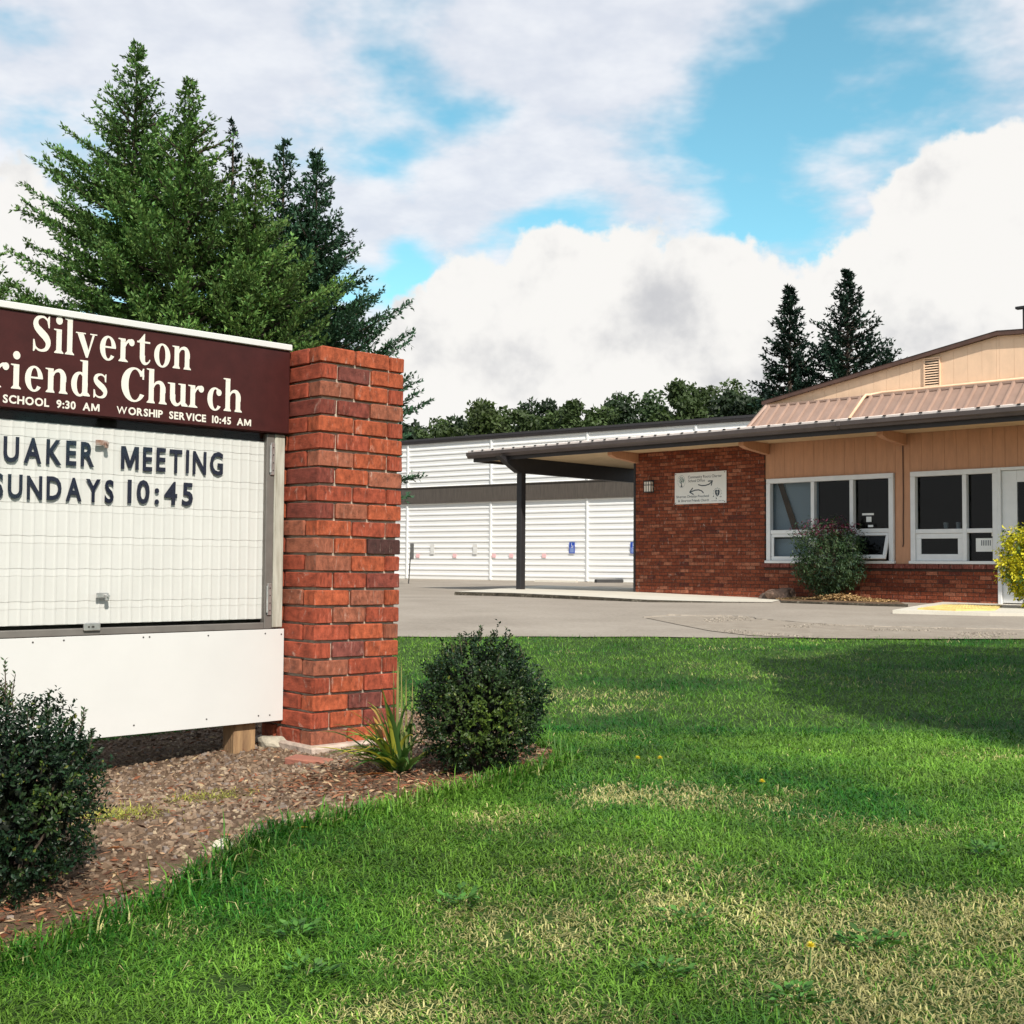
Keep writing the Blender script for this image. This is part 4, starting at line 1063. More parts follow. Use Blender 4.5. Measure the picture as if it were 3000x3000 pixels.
tag(ds, 'white sign with two curved arrows mounted on the brick wall', 'sign')
# wall lantern
la, lb_ = BX(1890, 1412, -.05), BX(1912, 1440, -.05)
lm = empty('wall_lamp', FB.world(((la[0] + lb_[0]) / 2, 0, lb_[2])), FB.ang); hw = (lb_[0] - la[0]) / 2; hh = la[2] - lb_[2]
mb = MB(); mb.box(-hw, hw, -.015, -.001, -.02, hh + .03, .003); mb.build('back_plate', M_post, lm)
mb = MB(); mb.box(-hw + .012, hw - .012, -.10, -.016, 0, hh, .004); mb.build('lamp_glass', mat('lamp_milk_glass', (.72, .66, .58), .35), lm)
for z_ in (-.016, hh + .001, hh * .62):
    mb = MB(); mb.box(-hw, hw, -.108, -.0155, z_, z_ + .014, .002); mb.build('band', M_post, lm)
for x_ in (-hw, -hw * .36, hw * .36 - .008, hw - .010):
    mb = MB(); mb.box(x_, x_ + .010, -.1085, -.1005, 0, hh, .001); mb.build('bar', M_post, lm)
tag(lm, 'small dark wall lantern with milky glass on the brick wall under the eave', 'wall lamp')
# papers and cups in the windows
def paper(px0, py0, px1, py1, label, lines=0, y=.076):
    a, b = BX(px0, py0, y), BX(px1, py1, y); o = empty('paper_notice', FB.world(((a[0] + b[0]) / 2, y, b[2])), FB.ang); hw = (b[0] - a[0]) / 2; h = a[2] - b[2]
    mb = MB(); mb.box(-hw, hw, 0, .002, 0, h); mb.build('sheet', mat('paper_white', (.78, .77, .74), .7, var=.04, vscale=10), o)
    for k in range(lines):
        x_ = -hw * .35 + k * hw * .21; mb = MB(); mb.box(x_, x_ + hw * .09, -.002, -.0005, h * .45, h * .85); mb.build('print', M_ink, o)
    tag(o, label, 'paper', 'notices in the windows')
paper(2859, 1577, 2908, 1616, 'large white sheet with dark stripes taped in the right window', 6)
paper(2905, 1557, 2918, 1571, 'tiny white label in the right window above the striped sheet', 0)
paper(2526, 1504, 2560, 1509, 'narrow white strip inside the left window above a small note', 0)
paper(2538, 1514, 2553, 1529, 'small white note behind the left window pane, between two strips', 0)
paper(2543, 1538, 2558, 1544, 'dim grey strip inside the left window, below the small white note', 0)
for px, tx in ((2772, 'white paper cup on the window ledge, farther from the mullion'), (2809, 'white paper cup on the window ledge, right against the mullion')):
    a = BX(px, 1546, .14); o = MB(); h = .10
    o.tube([(0, 0, 0), (0, 0, h)], [.030, .042], 12); o.tube([(0, 0, h), (0, 0, h + .006)], .045, 12)
    c_ = o.build('paper_cup', mat('cup_white', (.5, .5, .5), .6)); c_.location = tuple(FB.world((a[0], .13, tz2 + .037))); tag(c_, tx, 'cup', 'cups in the window')
led = MB(); led.box(xs2[0], m2a - .04, .10, .19, tz2 + .012, tz2 + .036); led.build('inner_ledge', M_winf, ch)

# ---------------------------------------------------------------- white metal hall behind
FW = Frame(onz(1165, 1695.7, .3), math.radians(-36.5))
M_wm = mat('white_siding', (.84, .835, .82), .5, var=.02, vscale=1.0)
M_wtrim = mat('white_trim', (.80, .80, .79), .45)
M_brown = mat('brown_awning_metal', (.085, .07, .058), .6, var=.25, vscale=7, stretch=(3, 3, .3))
hall = empty('metal_hall', FW.o, FW.ang); tag(hall, 'long white ribbed metal hall with brown awning band behind the church', 'building')
HX0, HX1, HT = -9.0, 19.0, 4.87
# horizontally lapped wall panels; each panel is its own part
pt = [-9.0] + [FW.aty(px, 1400)[0] for px in (1196, 1440, 1722)]
bay = pt[3] - pt[2]
pt = [pt[1] - 2 * bay, pt[1] - bay] + pt[1:] + [pt[3] + bay, pt[3] + 2 * bay, pt[3] + 3 * bay]
RP = .195
for a, b in zip(pt[:-1], pt[1:]):
    z = 0.02; v = []; 
    while z < HT:
        v += [(0.0, z), (-.003, z + RP * .55), (-.024, z + RP * .66), (-.024, z + RP * .90), (0.0, min(z + RP, HT))]; z += RP
    v = [(y_, min(z_, HT)) for y_, z_ in v]
    n = len(v); mb = MB(); mb.add([(a + .03, y_, z_) for y_, z_ in v] + [(b - .03, y_, z_) for y_, z_ in v], [(i, n + i, n + i + 1, i + 1) for i in range(n - 1)])
    mb.build('wall_panel', M_wm, hall)
    mb = MB(); mb.box(a - .035, a + .035, -.05, .01, 0.02, HT, .006); mb.build('panel_trim', M_wtrim, hall)
mb = MB(); mb.box(pt[0], pt[-1], .012, .2, -.1, HT); mb.box(pt[-1] - .2, pt[-1], .2, 14, -.1, HT); mb.box(pt[0], pt[0] + .2, .2, 14, -.1, HT); mb.build('wall_core', M_wm, hall)
mb = MB(); mb.box(pt[0] - .1, pt[-1] + .1, -.03, -.0, -.1, .018); mb.build('base_strip', M_conc, hall)
mb = MB(); mb.box(pt[0] - .2, pt[-1] + .2, -.085, .0, HT + .0, HT + .09, .01); mb.build('eave_trim', M_fas, hall)
mb = MB(); mb.add([(pt[0] - .2, -.09, HT + .092), (pt[-1] + .2, -.09, HT + .092), (pt[-1] + .2, 7, HT + 1.1), (pt[0] - .2, 7, HT + 1.1), (pt[-1] + .2, 14.2, HT + .09), (pt[0] - .2, 14.2, HT + .09)], [(0, 1, 2, 3), (3, 2, 4, 5)])
mb.add([(pt[0] - .2, -.09, HT + .092), (pt[-1] + .2, -.09, HT + .092), (pt[-1] + .2, -.09, HT + .17), (pt[0] - .2, -.09, HT + .17)], [(0, 1, 2, 3)])
mb.build('roof', mat('dark_roof', (.035, .032, .035), .6), hall)
az0, az1 = FW.aty(1500, 1467)[2], FW.aty(1500, 1419.5)[2]
mb = MB(); mb.box(pt[0], pt[-1], -.10, -.055, az0, az1, .006); mb.box(pt[0], pt[-1], -.13, -.054, az1 + .001, az1 + .03); mb.build('awning_band', M_brown, hall)
# notices and blue parking signs on its wall
M_pink = mat('pink_notice', (.85, .42, .44), .6, col2=(.82, .62, .62), vscale=30)
M_fadew = mat('faded_notice', (.70, .69, .67), .6, var=.04, vscale=20)
M_blue = mat('parking_blue', (.015, .07, .42), .45, var=.08, vscale=10)
def wallsign(px, py, w_, h_, m, name, label, cat, group, txt=None):
    a = FW.aty(px, py, -.04); o = empty(name, FW.world((a[0], -.042, a[2] - h_ / 2)), FW.ang)
    mb = MB(); mb.box(-w_ / 2, w_ / 2, -.006, 0, 0, h_, .001); p_ = mb.build('plate', m, o)
    if txt:
        for (t_, u0, u1, v0, hh, mm) in txt: sans_line('lettering', t_, -w_ / 2 + u0 * w_, -w_ / 2 + u1 * w_, v0 * h_, hh * h_, p_, -.0062, .001, mm, bold=.02)
    tag(o, label, cat, group); return o, p_
M_red = mat('notice_red', (.70, .10, .12), .6)
nb = ['leftmost pink notice low on the white hall wall', 'second pink notice from the left on the white hall wall', 'third pink notice, just right of a white trim strip', 'pale pink notice on the white hall just left of the black post', 'pink notice on the white hall just right of the black post']
for (px, tx) in zip((1224, 1332, 1447, 1498, 1594), nb):
    wallsign(px, 1628, .17, .14, M_pink, 'pink_notice', tx, 'notice', 'pink notices on the hall wall')
wn_ = ['faded white notice on the hall near the thin sign pole', 'faded white notice on the hall between two pink notices']
for px, tx in zip((1267, 1392), wn_): wallsign(px, 1608, .19, .36, M_fadew, 'white_notice', tx, 'notice', 'faded notices on the hall wall')
def wheel(p_, w_, h_):
    """wheelchair symbol"""
    mb = MB(); c = (0.0, h_ * .66)
    t = np.linspace(-2.6, .5, 12); r1, r2 = .038, .050
    for i in range(11):
        q = [(c[0] + r1 * math.cos(t[i]), c[1] + r1 * math.sin(t[i])), (c[0] + r2 * math.cos(t[i]), c[1] + r2 * math.sin(t[i])), (c[0] + r2 * math.cos(t[i + 1]), c[1] + r2 * math.sin(t[i + 1])), (c[0] + r1 * math.cos(t[i + 1]), c[1] + r1 * math.sin(t[i + 1]))]
        mb.prism(q, 'y', -.0065, -.008)
    mb.box(-.022, -.006, -.0082, -.0065, c[1] + .0, c[1] + .07); mb.box(-.024, -.002, -.0084, -.0065, c[1] + .08, c[1] + .10); mb.box(-.005, .045, -.0083, -.0065, c[1] - .005, c[1] + .008); mb.box(.035, .048, -.0081, -.0065, c[1] - .045, c[1] - .006)
    mb.build('wheelchair_symbol', M_wtrim, p_)
    for k in range(4):
        mb = MB(); mb.box(-w_ * .34, w_ * .34, -.0078, -.0065, h_ * (.10 + .095 * k), h_ * (.10 + .095 * k) + .016); mb.build('lettering', mat('pale_blue_print', (.45, .55, .75), .6), p_)
    mb = MB(); mb.box(-w_ * .5, w_ * .5, -.0072, -.0065, h_ * .50, h_ * .51); mb.build('divider', M_wtrim, p_)
for px, tx in ((1676, 'blue wheelchair parking sign in full view on the white hall wall'), (1856, 'blue parking sign half hidden by the church corner')):
    o, p_ = wallsign(px, 1605, .22, .36, M_blue, 'parking_sign', tx, 'parking sign', 'blue parking signs'); wheel(p_, .22, .36)
# wheel stop in front of the hall
wa, wb = onz(1745, 1708, .288), onz(1823, 1708, .288)
c_ = (wa + wb) / 2; L_ = np.linalg.norm(wb - wa); an = math.atan2(wb[1] - wa[1], wb[0] - wa[0])
mb = MB(); mb.prism([(-.08, 0), (.08, 0), (.065, .09), (.05, .11), (-.05, .11), (-.065, .09)], 'x', -L_ / 2, L_ / 2)
ws = mb.build('wheel_stop', mat('dark_rubber', (.035, .033, .033), .8, var=.3, vscale=12)); ws.location = (c_[0], c_[1], float(gz(c_[0], c_[1])) + .01); ws.rotation_euler = (0, 0, an)
tag(ws, 'dark parking wheel stop at the foot of the white hall', 'wheel stop')
wa2, wb2 = onz(1570, 1705, .292), onz(1690, 1707, .292); c_ = (wa2 + wb2) / 2; L2 = np.linalg.norm(wb2 - wa2)
mb = MB(); mb.prism([(-.08, 0), (.08, 0), (.065, .06), (-.065, .06)], 'x', -L2 / 2, L2 / 2)
ws2 = mb.build('wheel_stop', M_conc); ws2.location = (c_[0], c_[1], float(gz(c_[0], c_[1])) + .01); ws2.rotation_euler = (0, 0, math.atan2(wb2[1] - wa2[1], wb2[0] - wa2[0])); tag(ws2, 'pale concrete wheel stop lying left of the dark one', 'wheel stop')
# thin sign pole seen edge on
pb_ = onz(1197, 1711, .283); sp = empty('sign_pole', (pb_[0], pb_[1], float(gz(pb_[0], pb_[1])) + .01), math.radians(80))
mb = MB(); mb.tube([(0, 0, 0), (.02, -.03, .62), (.03, -.05, 1.12)], .016, 8); mb.build('pole', M_post, sp)
mb = MB(); mb.box(-.15, .22, -.085, -.072, .68, 1.12, .003); mb.build('sign_plate', mat('plate_dark', (.06, .06, .06), .5), sp)
tag(sp, 'thin dark sign pole seen edge on in front of the white hall', 'sign pole')

# ---------------------------------------------------------------- trees
M_needle = leaf_mat('fir_needles', 0.65, 0.10, 0.2)
M_leaf = leaf_mat('broad_leaves', 0.55, 0.25, 0.3)
M_box = leaf_mat('glossy_leaves', 0.45, 0.12, 0.28)
M_grass = leaf_mat('grass_blades', 0.5, 0.30, 0.25)
M_bark = mat('bark', (.10, .07, .05), .95, col2=(.045, .032, .025), vscale=5, stretch=(4, 4, .6), bump=.8, bscale=10)
def jitter_col(base, n, v=0.25, hue=0.12):
    c = np.tile(np.array(base, float), (n, 1)); k = 1 + RNG.uniform(-v, v, (n, 1)); c = c * k
    c[:, 0] *= 1 + RNG.uniform(-hue, hue * 1.6, n); c[:, 2] *= 1 + RNG.uniform(-hue, hue, n); return c
def fir(name, px, top_py, Yd, rad_px, label, col, nb=240, seed=1, full=.5, low=.06, group='fir trees on the left', size=1.0, lean=0.0, droop=0.0, up=.0, azfix=()):
    """conifer standing at depth Yd: uneven ascending boughs, side twigs, needle sprays; widest below `full` of its height"""
    r = np.random.default_rng(seed)
    d = ray(px, top_py); top = EYE + d * (Yd / d[1]); H = top[2] - float(gz(top[0], Yd)); R = rad_px / FPX * Yd
    root = empty(name, (top[0], Yd, float(gz(top[0], Yd)))); tag(root, label, 'tree', group)
    mb = MB(); mb.tube([(0, 0, -.1), (.05, 0, H * .3), (lean * .5, 0, H * .6), (lean, 0, H * .99)], [H * .018 + .05, H * .015, H * .008, .012], 8); mb.build('trunk', M_bark, root)
    Vs, Ts, Cs, Bs = [], [], [], []
    limb = MB()
    hs = low + (1 - low) * np.linspace(0, .99, nb) ** .88
    jobs = [(float(np.clip(t + r.uniform(-.012, .012), low, .992)), i * 2.39996 + r.uniform(-.5, .5), None, None) for i, t in enumerate(hs)] + list(azfix)
    for i, (t, az, Lf, ef) in enumerate(jobs):
        prof = min(1.0, (1 - t) / (1 - full)) ** 1.12 if t > full else 1.0 - .10 * (full - t)
        L = Lf or (R * prof * (r.choice([.55, .75, .9, 1.05, 1.2], p=[.15, .25, .30, .22, .08]) * r.uniform(.9, 1.1)) + .10)
        e0 = (-.10 - droop + up + .50 * max(0, t - .25) + r.uniform(-.12, .10)) if ef is None else ef; e1 = .22 + r.uniform(-.06, .18)
        tone = r.uniform(.60, 1.40); tn = min(1.0, .35 + 2.2 * (1 - t))
        nu = max(3, int(L / (.15 * size)))
        u = (np.arange(nu) + .6) / nu
        out = np.array([math.cos(az), math.sin(az), 0]); side = np.array([-math.sin(az), math.cos(az), 0])
        bow = r.uniform(-.15, .15)
        def pos(u_): return np.outer(L * u_, out) + np.outer(L * bow * u_ ** 2, side) + np.outer(L * (e0 * u_ + e1 * u_ ** 2), [0, 0, 1]) + [lean * t, 0, t * H]
        pc = pos(u); pn = pos(np.minimum(u + .05, 1.05)); td = unit(pn - pc)
        if L > .8: limb.tube([pos(np.array([0.0]))[0], pos(np.array([.5]))[0], pos(np.array([.9]))[0]], [.05, .028, .008], 4, cap=False)
        u0 = (u > .38) | ((u > .15) & (r.random(nu) < .5)) if L > 1.2 else u > .10
        pc, td, uu = pc[u0], td[u0], u[u0]
        for sgn in (-1, 1, 0, 2):
            l2 = (.08 + .36 * min(L, 2.4) * (1.05 - uu) ** .8 * r.uniform(.5, 1.1, len(uu))) * tn if sgn in (-1, 1) else np.full(len(uu), .24 * size * tn)
            l2 = np.minimum(l2, .85 * size)
            sd = side * (sgn * r.uniform(.5, .9, (len(uu), 1))) if sgn != 2 else np.array([0, 0, 1.0]) * r.uniform(-.9, .8, (len(uu), 1))
            dr = unit(td * .8 + sd + np.array([0, 0, -.04]) + r.normal(0, .12, (len(uu), 3)))
            for k in range(len(uu)):
                m = max(1, int(l2[k] / (.064 * size)))
                s_ = (np.arange(m) + r.random(m) * .6) / m * l2[k]
                p_ = pc[k] + dr[k] * s_[:, None] + np.outer(s_ ** 2 * .12, [0, 0, 1]) + r.normal(0, .026, (m, 3))
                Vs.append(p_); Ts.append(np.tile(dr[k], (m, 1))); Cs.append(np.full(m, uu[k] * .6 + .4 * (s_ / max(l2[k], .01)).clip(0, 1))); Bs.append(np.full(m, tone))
    P_ = np.concatenate(Vs); D_ = np.concatenate(Ts); tip = np.concatenate(Cs); tone = np.concatenate(Bs); n = len(P_)
    vv, tt_, cc = [], [], []; off = 0
    for rep in range(2):
        D2 = unit(D_ + r.normal(0, .50, (n, 3)) + np.array([0, 0, .22])); N2 = unit(r.normal(0, .7, (n, 3)) + np.array([0, 0, 1.0]))
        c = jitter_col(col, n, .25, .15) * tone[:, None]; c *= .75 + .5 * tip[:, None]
        v_, t_, c_ = leaves(P_, D2, N2, r.uniform(.09, .17, n) * size, r.uniform(.042, .072, n) * size, c, .1)
        vv.append(v_); tt_.append(t_ + off); cc.append(c_); off += len(v_)
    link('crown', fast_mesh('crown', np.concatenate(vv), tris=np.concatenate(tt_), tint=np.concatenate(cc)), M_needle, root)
    limb.build('limbs', M_bark, root)
    return n
FG = (.085, .170, .046); FD = (.034, .080, .042); FK = (.012, .030, .019)
PI = math.pi
nt = []
nt.append(fir('fir_tree', 402, 125, 33, 345, 'tallest broad fir tree on the left behind the sign', FG, nb=330, seed=3, full=.54, low=.14, up=.0,
    azfix=[(.69, PI + .15, 2.7, .18), (.61, PI + .3, 3.0, .16), (.54, PI - .1, 3.35, .05), (.43, PI + .15, 3.7, -.05), (.76, PI + .1, 1.9, .3)]))
nt.append(fir('fir_tree', 556, 236, 32, 290, 'bright fir whose top rises just right of the tallest fir', (.085, .165, .042), nb=270, seed=5, full=.58, low=.14, up=.1))
nt.append(fir('fir_tree', 684, 352, 38, 95, 'thin bare-tipped fir spire peeking behind the left firs', FK, nb=110, seed=8, full=.5, low=.2))
nt.append(fir('fir_tree', 750, 470, 32, 265, 'shorter light green fir in the middle of the left group', (.085, .160, .040), nb=260, seed=9, full=.52, low=.12, up=.1))
nt.append(fir('fir_tree', 832, 412, 35, 235, 'dark fir, second from the right in the left group', FD, nb=250, seed=10, full=.50, low=.12, up=.1))
nt.append(fir('fir_tree', 928, 446, 35, 275, 'dark fir at the right end of the left group, above the pillar', FD, nb=330, seed=12, full=.42, low=.16, up=.05,
    azfix=[(.46, -.1, 2.75, .12), (.38, .15, 2.8, .05), (.33, -.15, 2.9, .0), (.28, .1, 2.7, -.1)]))
nt.append(fir('fir_tree', -110, 640, 30, 330, 'green fir cut off at the left edge above the sign', (.085, .165, .042), nb=150, seed=15, full=.55, low=.15))
nt.append(fir('fir_tree', 2313, 838, 62, 180, 'dark narrow fir behind the church roof, left of a pair', FK, nb=270, seed=21, full=.34, low=.12, group='dark firs behind the church', size=1.7, droop=.10))
nt.append(fir('fir_tree', 2482, 792, 62, 178, 'dark taller fir behind the church roof, right of a pair', FK, nb=290, seed=22, full=.52, low=.12, group='dark firs behind the church', size=1.7))
nt.append(fir('fir_tree', 2600, 1035, 66, 80, 'low fir top just showing over the church gable slope', FK, nb=100, seed=23, full=.5, low=.1, group='dark firs behind the church', size=1.7))
print('fir sprays', nt)

def broad(name, px, top_py, Yd, rad_px, label, col, seed, group='trees beyond the hall', nl=9000, leaf=.30, bottom=.12, nclump=64):
    r = np.random.default_rng(seed); d = ray(px, top_py); top = EYE + d * (Yd / d[1]); g0 = float(gz(top[0], Yd)); H = top[2] - g0; R = rad_px / FPX * Yd
    root = empty(name, (top[0], Yd, g0)); tag(root, label, 'tree', group)
    cz, rz = H * (1 + bottom) / 2, H * (1 - bottom) / 2
    mb = MB(); mb.tube([(0, 0, -.1), (.1, 0, H * .3), (0, .1, H * .75)], [H * .02 + .06, H * .016, .04], 7)
    cl = []
    for k in range(nclump):
        q = unit(r.normal(size=3)); s = r.uniform(.35, .92) ** .6
        c = np.array([q[0] * R * s, q[1] * R * s, cz + q[2] * rz * s * .94]); cl.append((c, r.uniform(.14, .30) * R + .22))
        if k % 3 == 0: mb.tube([(0, 0, max(H * .2, c[2] * .55)), c * [.5, .5, .85], c], [.07, .045, .015], 5, cap=False)
    mb.build('trunk', M_bark, root)
    P_, N_, C_ = [], [], []
    per = nl // nclump
    for c, rr in cl:
        q = unit(r.normal(size=(per, 3))); s = r.uniform(.25, 1.0, (per, 1)) ** .45
        P_.append(c + q * s * rr * [1, 1, .8]); N_.append(q + r.normal(0, .6, (per, 3))); C_.append(np.tile(np.array(col) * r.uniform(.75, 1.3), (per, 1)))
    P_ = np.concatenate(P_); N_ = unit(np.concatenate(N_)); C_ = np.concatenate(C_) * r.uniform(.75, 1.25, (len(P_), 1))
    D_ = unit(r.normal(size=P_.shape)); n = len(P_)
    v_, t_, c_ = leaves(P_, D_, N_, r.uniform(.7, 1.2, n) * leaf, r.uniform(.45, .8, n) * leaf, C_)
    link('crown', fast_mesh('crown', v_, tris=t_, tint=c_), M_leaf, root)
BL, BK = (.055, .085, .028), (.028, .048, .022)
bt_ = [(1180, 1225, 70, BK, 'dark tree showing just right of the brick pillar'), (1260, 1205, 80, BL, 'low rounded tree, second right of the pillar, beyond the hall'), (1345, 1200, 80, BK, 'dark low tree left of the tall light tree beyond the hall'),
       (1425, 1148, 85, (.055, .080, .025), 'lighter green tree, first tall one beyond the hall'), (1510, 1148, 75, BL, 'green tree right beside the first tall light tree'), (1590, 1142, 70, BK, 'dark tree over the middle of the canopy'),
       (1700, 1118, 95, BL, 'wide leafy tree above the canopy between two dark ones'), (1795, 1140, 65, BK, 'dark gap tree left of the tallest leafy pair'), (1885, 1086, 95, (.040, .070, .025), 'tall leafy tree, left of the tallest pair beyond the hall'),
       (1990, 1096, 80, BL, 'leafy tree between the two tallest beyond the hall'), (2085, 1080, 100, BL, 'tallest wide leafy tree left of the dark firs'), (2175, 1090, 75, BK, 'dark tree right of the tallest leafy tree'), (2245, 1112, 80, (.018, .036, .018), 'very dark tree at the foot of the fir pair')]
for i, (px, py, rp_, cl_, tx) in enumerate(bt_):
    broad('leafy_tree', px, py, 78 + (i * 37 % 11), rp_ * 1.25, tx, cl_, 40 + i, nl=11500, leaf=.34)
# continuous dark wood behind them
def wood_mass():
    r = np.random.default_rng(77); n = 46000
    a = r.uniform(-26, 36, n); zt = 10.6 + .9 * np.sin(a * .61) + .7 * np.sin(a * 1.53 + 2) + .09 * (a + 10)
    P_ = np.stack([a, r.uniform(100, 106, n), .3 + zt * r.uniform(0, 1, n) ** .8], 1)
    v_, t_, c_ = leaves(P_, unit(r.normal(size=(n, 3))), unit(r.normal(size=(n, 3)) + [0, -1, .4]), r.uniform(.5, 1.0, n), r.uniform(.35, .6, n), jitter_col((.020, .036, .016), n, .35))
    tag(link('far_wood', fast_mesh('far_wood', v_, tris=t_, tint=c_), M_leaf), 'dark far-off wood closing the view behind the trees', 'wood', kind='stuff')
wood_mass()
# tree outside the picture whose shade falls on the lawn at the right
def shade_tree():
    r = np.random.default_rng(5); k = 1 / math.tan(SUN_EL)
    zc = 6.2; S = np.array([4.25, 8.1])
    C0 = np.array([S[0] + SUN_H[0] * zc * k, S[1] + SUN_H[1] * zc * k, zc])
    g0 = float(gz(C0[0], C0[1]))
    root = empty('roadside_tree', (C0[0], C0[1], g0)); tag(root, 'leafy roadside tree out of view whose shade darkens the right lawn', 'tree')
    mb = MB(); mb.tube([(0, 0, -.1), (.05, .05, 2.5), (0, .1, zc - g0)], [.16, .12, .05], 8); mb.build('trunk', M_bark, root)
    n = 44000; q = unit(r.normal(size=(n, 3))) * r.uniform(0, 1, (n, 1)) ** .42
    q = q * (1 + .16 * np.sin(q[:, :1] * 7) * np.cos(q[:, 1:2] * 6)); a_, b_ = np.array([.36, .93, 0]), np.array([.93, -.36, 0])
    P_ = np.outer(q[:, 0] * 3.1, a_) + np.outer(q[:, 1] * 2.4, b_) + np.outer(q[:, 2] * .95, [0, 0, 1]) + [0, 0, zc - g0]
    v_, t_, c_ = leaves(P_, unit(r.normal(size=(n, 3))), unit(r.normal(size=(n, 3))), r.uniform(.16, .26, n), r.uniform(.10, .16, n), jitter_col((.05, .09, .03), n))
    link('crown', fast_mesh('crown', v_, tris=t_, tint=c_), M_leaf, root)
shade_tree()

# ---------------------------------------------------------------- shrubs
def boxwood(name, px, base_py, rx, rz, label, n, shoots=(), light=None, seed=0, lsize=.0165, group='clipped box shrubs by the sign'):
    """clipped glossy shrub: leafy twigs over a rounded body"""
    r = np.random.default_rng(seed); B = onground(px, base_py); root = empty(name, (B[0], B[1], float(gz(B[0], B[1])))); tag(root, label, 'shrub', group)
    nt = n // 9
    q = unit(r.normal(size=(nt, 3))); s = r.uniform(.45, 1.0, nt) ** .35
    lump = 1 + .13 * np.sin(q[:, 0] * 5 + seed) * np.cos(q[:, 2] * 4 + q[:, 1] * 6) + .06 * np.sin(q[:, 0] * 13 + q[:, 2] * 11) + r.normal(0, .05, nt)
    C = np.array([0, 0, rz * .98]); body = q * (s * lump)[:, None] * [rx, rx, rz] + C
    keep = body[:, 2] > .02; body, q, s = body[keep], q[keep], s[keep]; nt = len(body)
    td = unit(q + np.array([0, 0, .55]) + r.normal(0, .35, (nt, 3)))
    vv, tt_, cc = [], [], []; off = 0
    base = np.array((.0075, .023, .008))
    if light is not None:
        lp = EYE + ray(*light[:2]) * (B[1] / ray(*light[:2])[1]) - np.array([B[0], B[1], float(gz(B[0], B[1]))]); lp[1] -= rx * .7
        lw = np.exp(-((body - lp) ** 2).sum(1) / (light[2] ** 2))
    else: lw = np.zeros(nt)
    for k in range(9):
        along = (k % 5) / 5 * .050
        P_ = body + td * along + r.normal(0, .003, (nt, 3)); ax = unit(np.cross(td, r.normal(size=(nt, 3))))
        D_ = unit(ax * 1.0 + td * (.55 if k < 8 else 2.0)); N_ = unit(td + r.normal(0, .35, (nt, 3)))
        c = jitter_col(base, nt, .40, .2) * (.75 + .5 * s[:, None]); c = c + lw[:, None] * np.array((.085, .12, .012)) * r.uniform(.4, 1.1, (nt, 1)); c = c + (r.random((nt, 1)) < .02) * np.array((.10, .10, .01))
        v_, t_, c_ = leaves(P_, D_, N_, r.uniform(.8, 1.25, nt) * lsize, r.uniform(.45, .62, nt) * lsize, c, .22)
        vv.append(v_); tt_.append(t_ + off); cc.append(c_); off += len(v_)
    stems = MB()
    for (sx, sy, ex, ey) in shoots:
        k0, k1 = EYE + ray(sx, sy) * (B[1] / ray(sx, sy)[1]), EYE + ray(ex, ey) * (B[1] / ray(ex, ey)[1]); o = np.array([B[0], B[1], float(gz(B[0], B[1]))])
        a, b = k0 - o, k1 - o; stems.tube([a, (a + b) / 2 + [.004, 0, 0], b], [.0028, .002, .001], 5)
        m = 26; tt0 = np.repeat(np.linspace(.1, 1, m // 2), 2); P_ = a + (b - a) * tt0[:, None]; ax = unit(np.cross(np.tile(b - a, (m, 1)), r.normal(size=(m, 3))))
        v_, t_, c_ = leaves(P_, unit(ax + unit(b - a) * .9), unit(r.normal(size=(m, 3)) + [0, 0, 1]), r.uniform(.8, 1.2, m) * lsize, r.uniform(.4, .55, m) * lsize, jitter_col((.04, .075, .03), m, .3))
        vv.append(v_); tt_.append(t_ + off); cc.append(c_); off += len(v_)
    for k in range(46):          # stray new shoots standing out of the clipped outline
        q3 = unit(r.normal(size=3) + [0, 0, .5]); a = q3 * [rx, rx, rz] * .93 + C; b = a + unit(q3 + [0, 0, .9] + r.normal(0, .3, 3)) * r.uniform(.035, .095)
        stems.tube([a, b], [.002, .0008], 4, cap=False); m = 12
        P_ = a + (b - a) * np.linspace(.1, 1, m)[:, None]; ax = unit(np.cross(np.tile(b - a, (m, 1)), r.normal(size=(m, 3))))
        v_, t_, c_ = leaves(P_, unit(ax + unit(b - a) * .9), unit(r.normal(size=(m, 3)) + [0, 0, 1]), r.uniform(.7, 1.1, m) * lsize, r.uniform(.4, .55, m) * lsize, jitter_col((.045, .085, .025) if k % 3 else (.08, .12, .022), m, .3))
        vv.append(v_); tt_.append(t_ + off); cc.append(c_); off += len(v_)
    for k in range(16):
        a = r.uniform(0, 6.28); e = np.array([math.cos(a) * rx * .7, math.sin(a) * rx * .7, rz * r.uniform(.5, 1.3)]); stems.tube([(0, 0, -.03), e * [.4, .4, .45], e], [.010, .006, .003], 5, cap=False)
    tag(stems.build('stems', M_bark, root), kind='stuff')
    # inner shade put into the colour: near-black leaves filling the core
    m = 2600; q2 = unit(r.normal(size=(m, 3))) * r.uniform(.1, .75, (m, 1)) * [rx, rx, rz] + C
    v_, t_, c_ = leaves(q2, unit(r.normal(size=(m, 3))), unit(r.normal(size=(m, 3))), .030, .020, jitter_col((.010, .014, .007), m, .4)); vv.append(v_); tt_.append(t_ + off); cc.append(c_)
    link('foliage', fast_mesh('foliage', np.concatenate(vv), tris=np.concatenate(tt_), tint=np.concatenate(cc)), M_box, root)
boxwood('box_shrub', 1405, 2262, .243, .264, 'round clipped box shrub on the right side of the brick pillar', 15000, [(1405, 1880, 1410, 1838), (1440, 1885, 1448, 1852), (1535, 1930, 1520, 1892), (1370, 1890, 1345, 1862), (1570, 1990, 1588, 1960)], (1420, 2090, .13), 4)
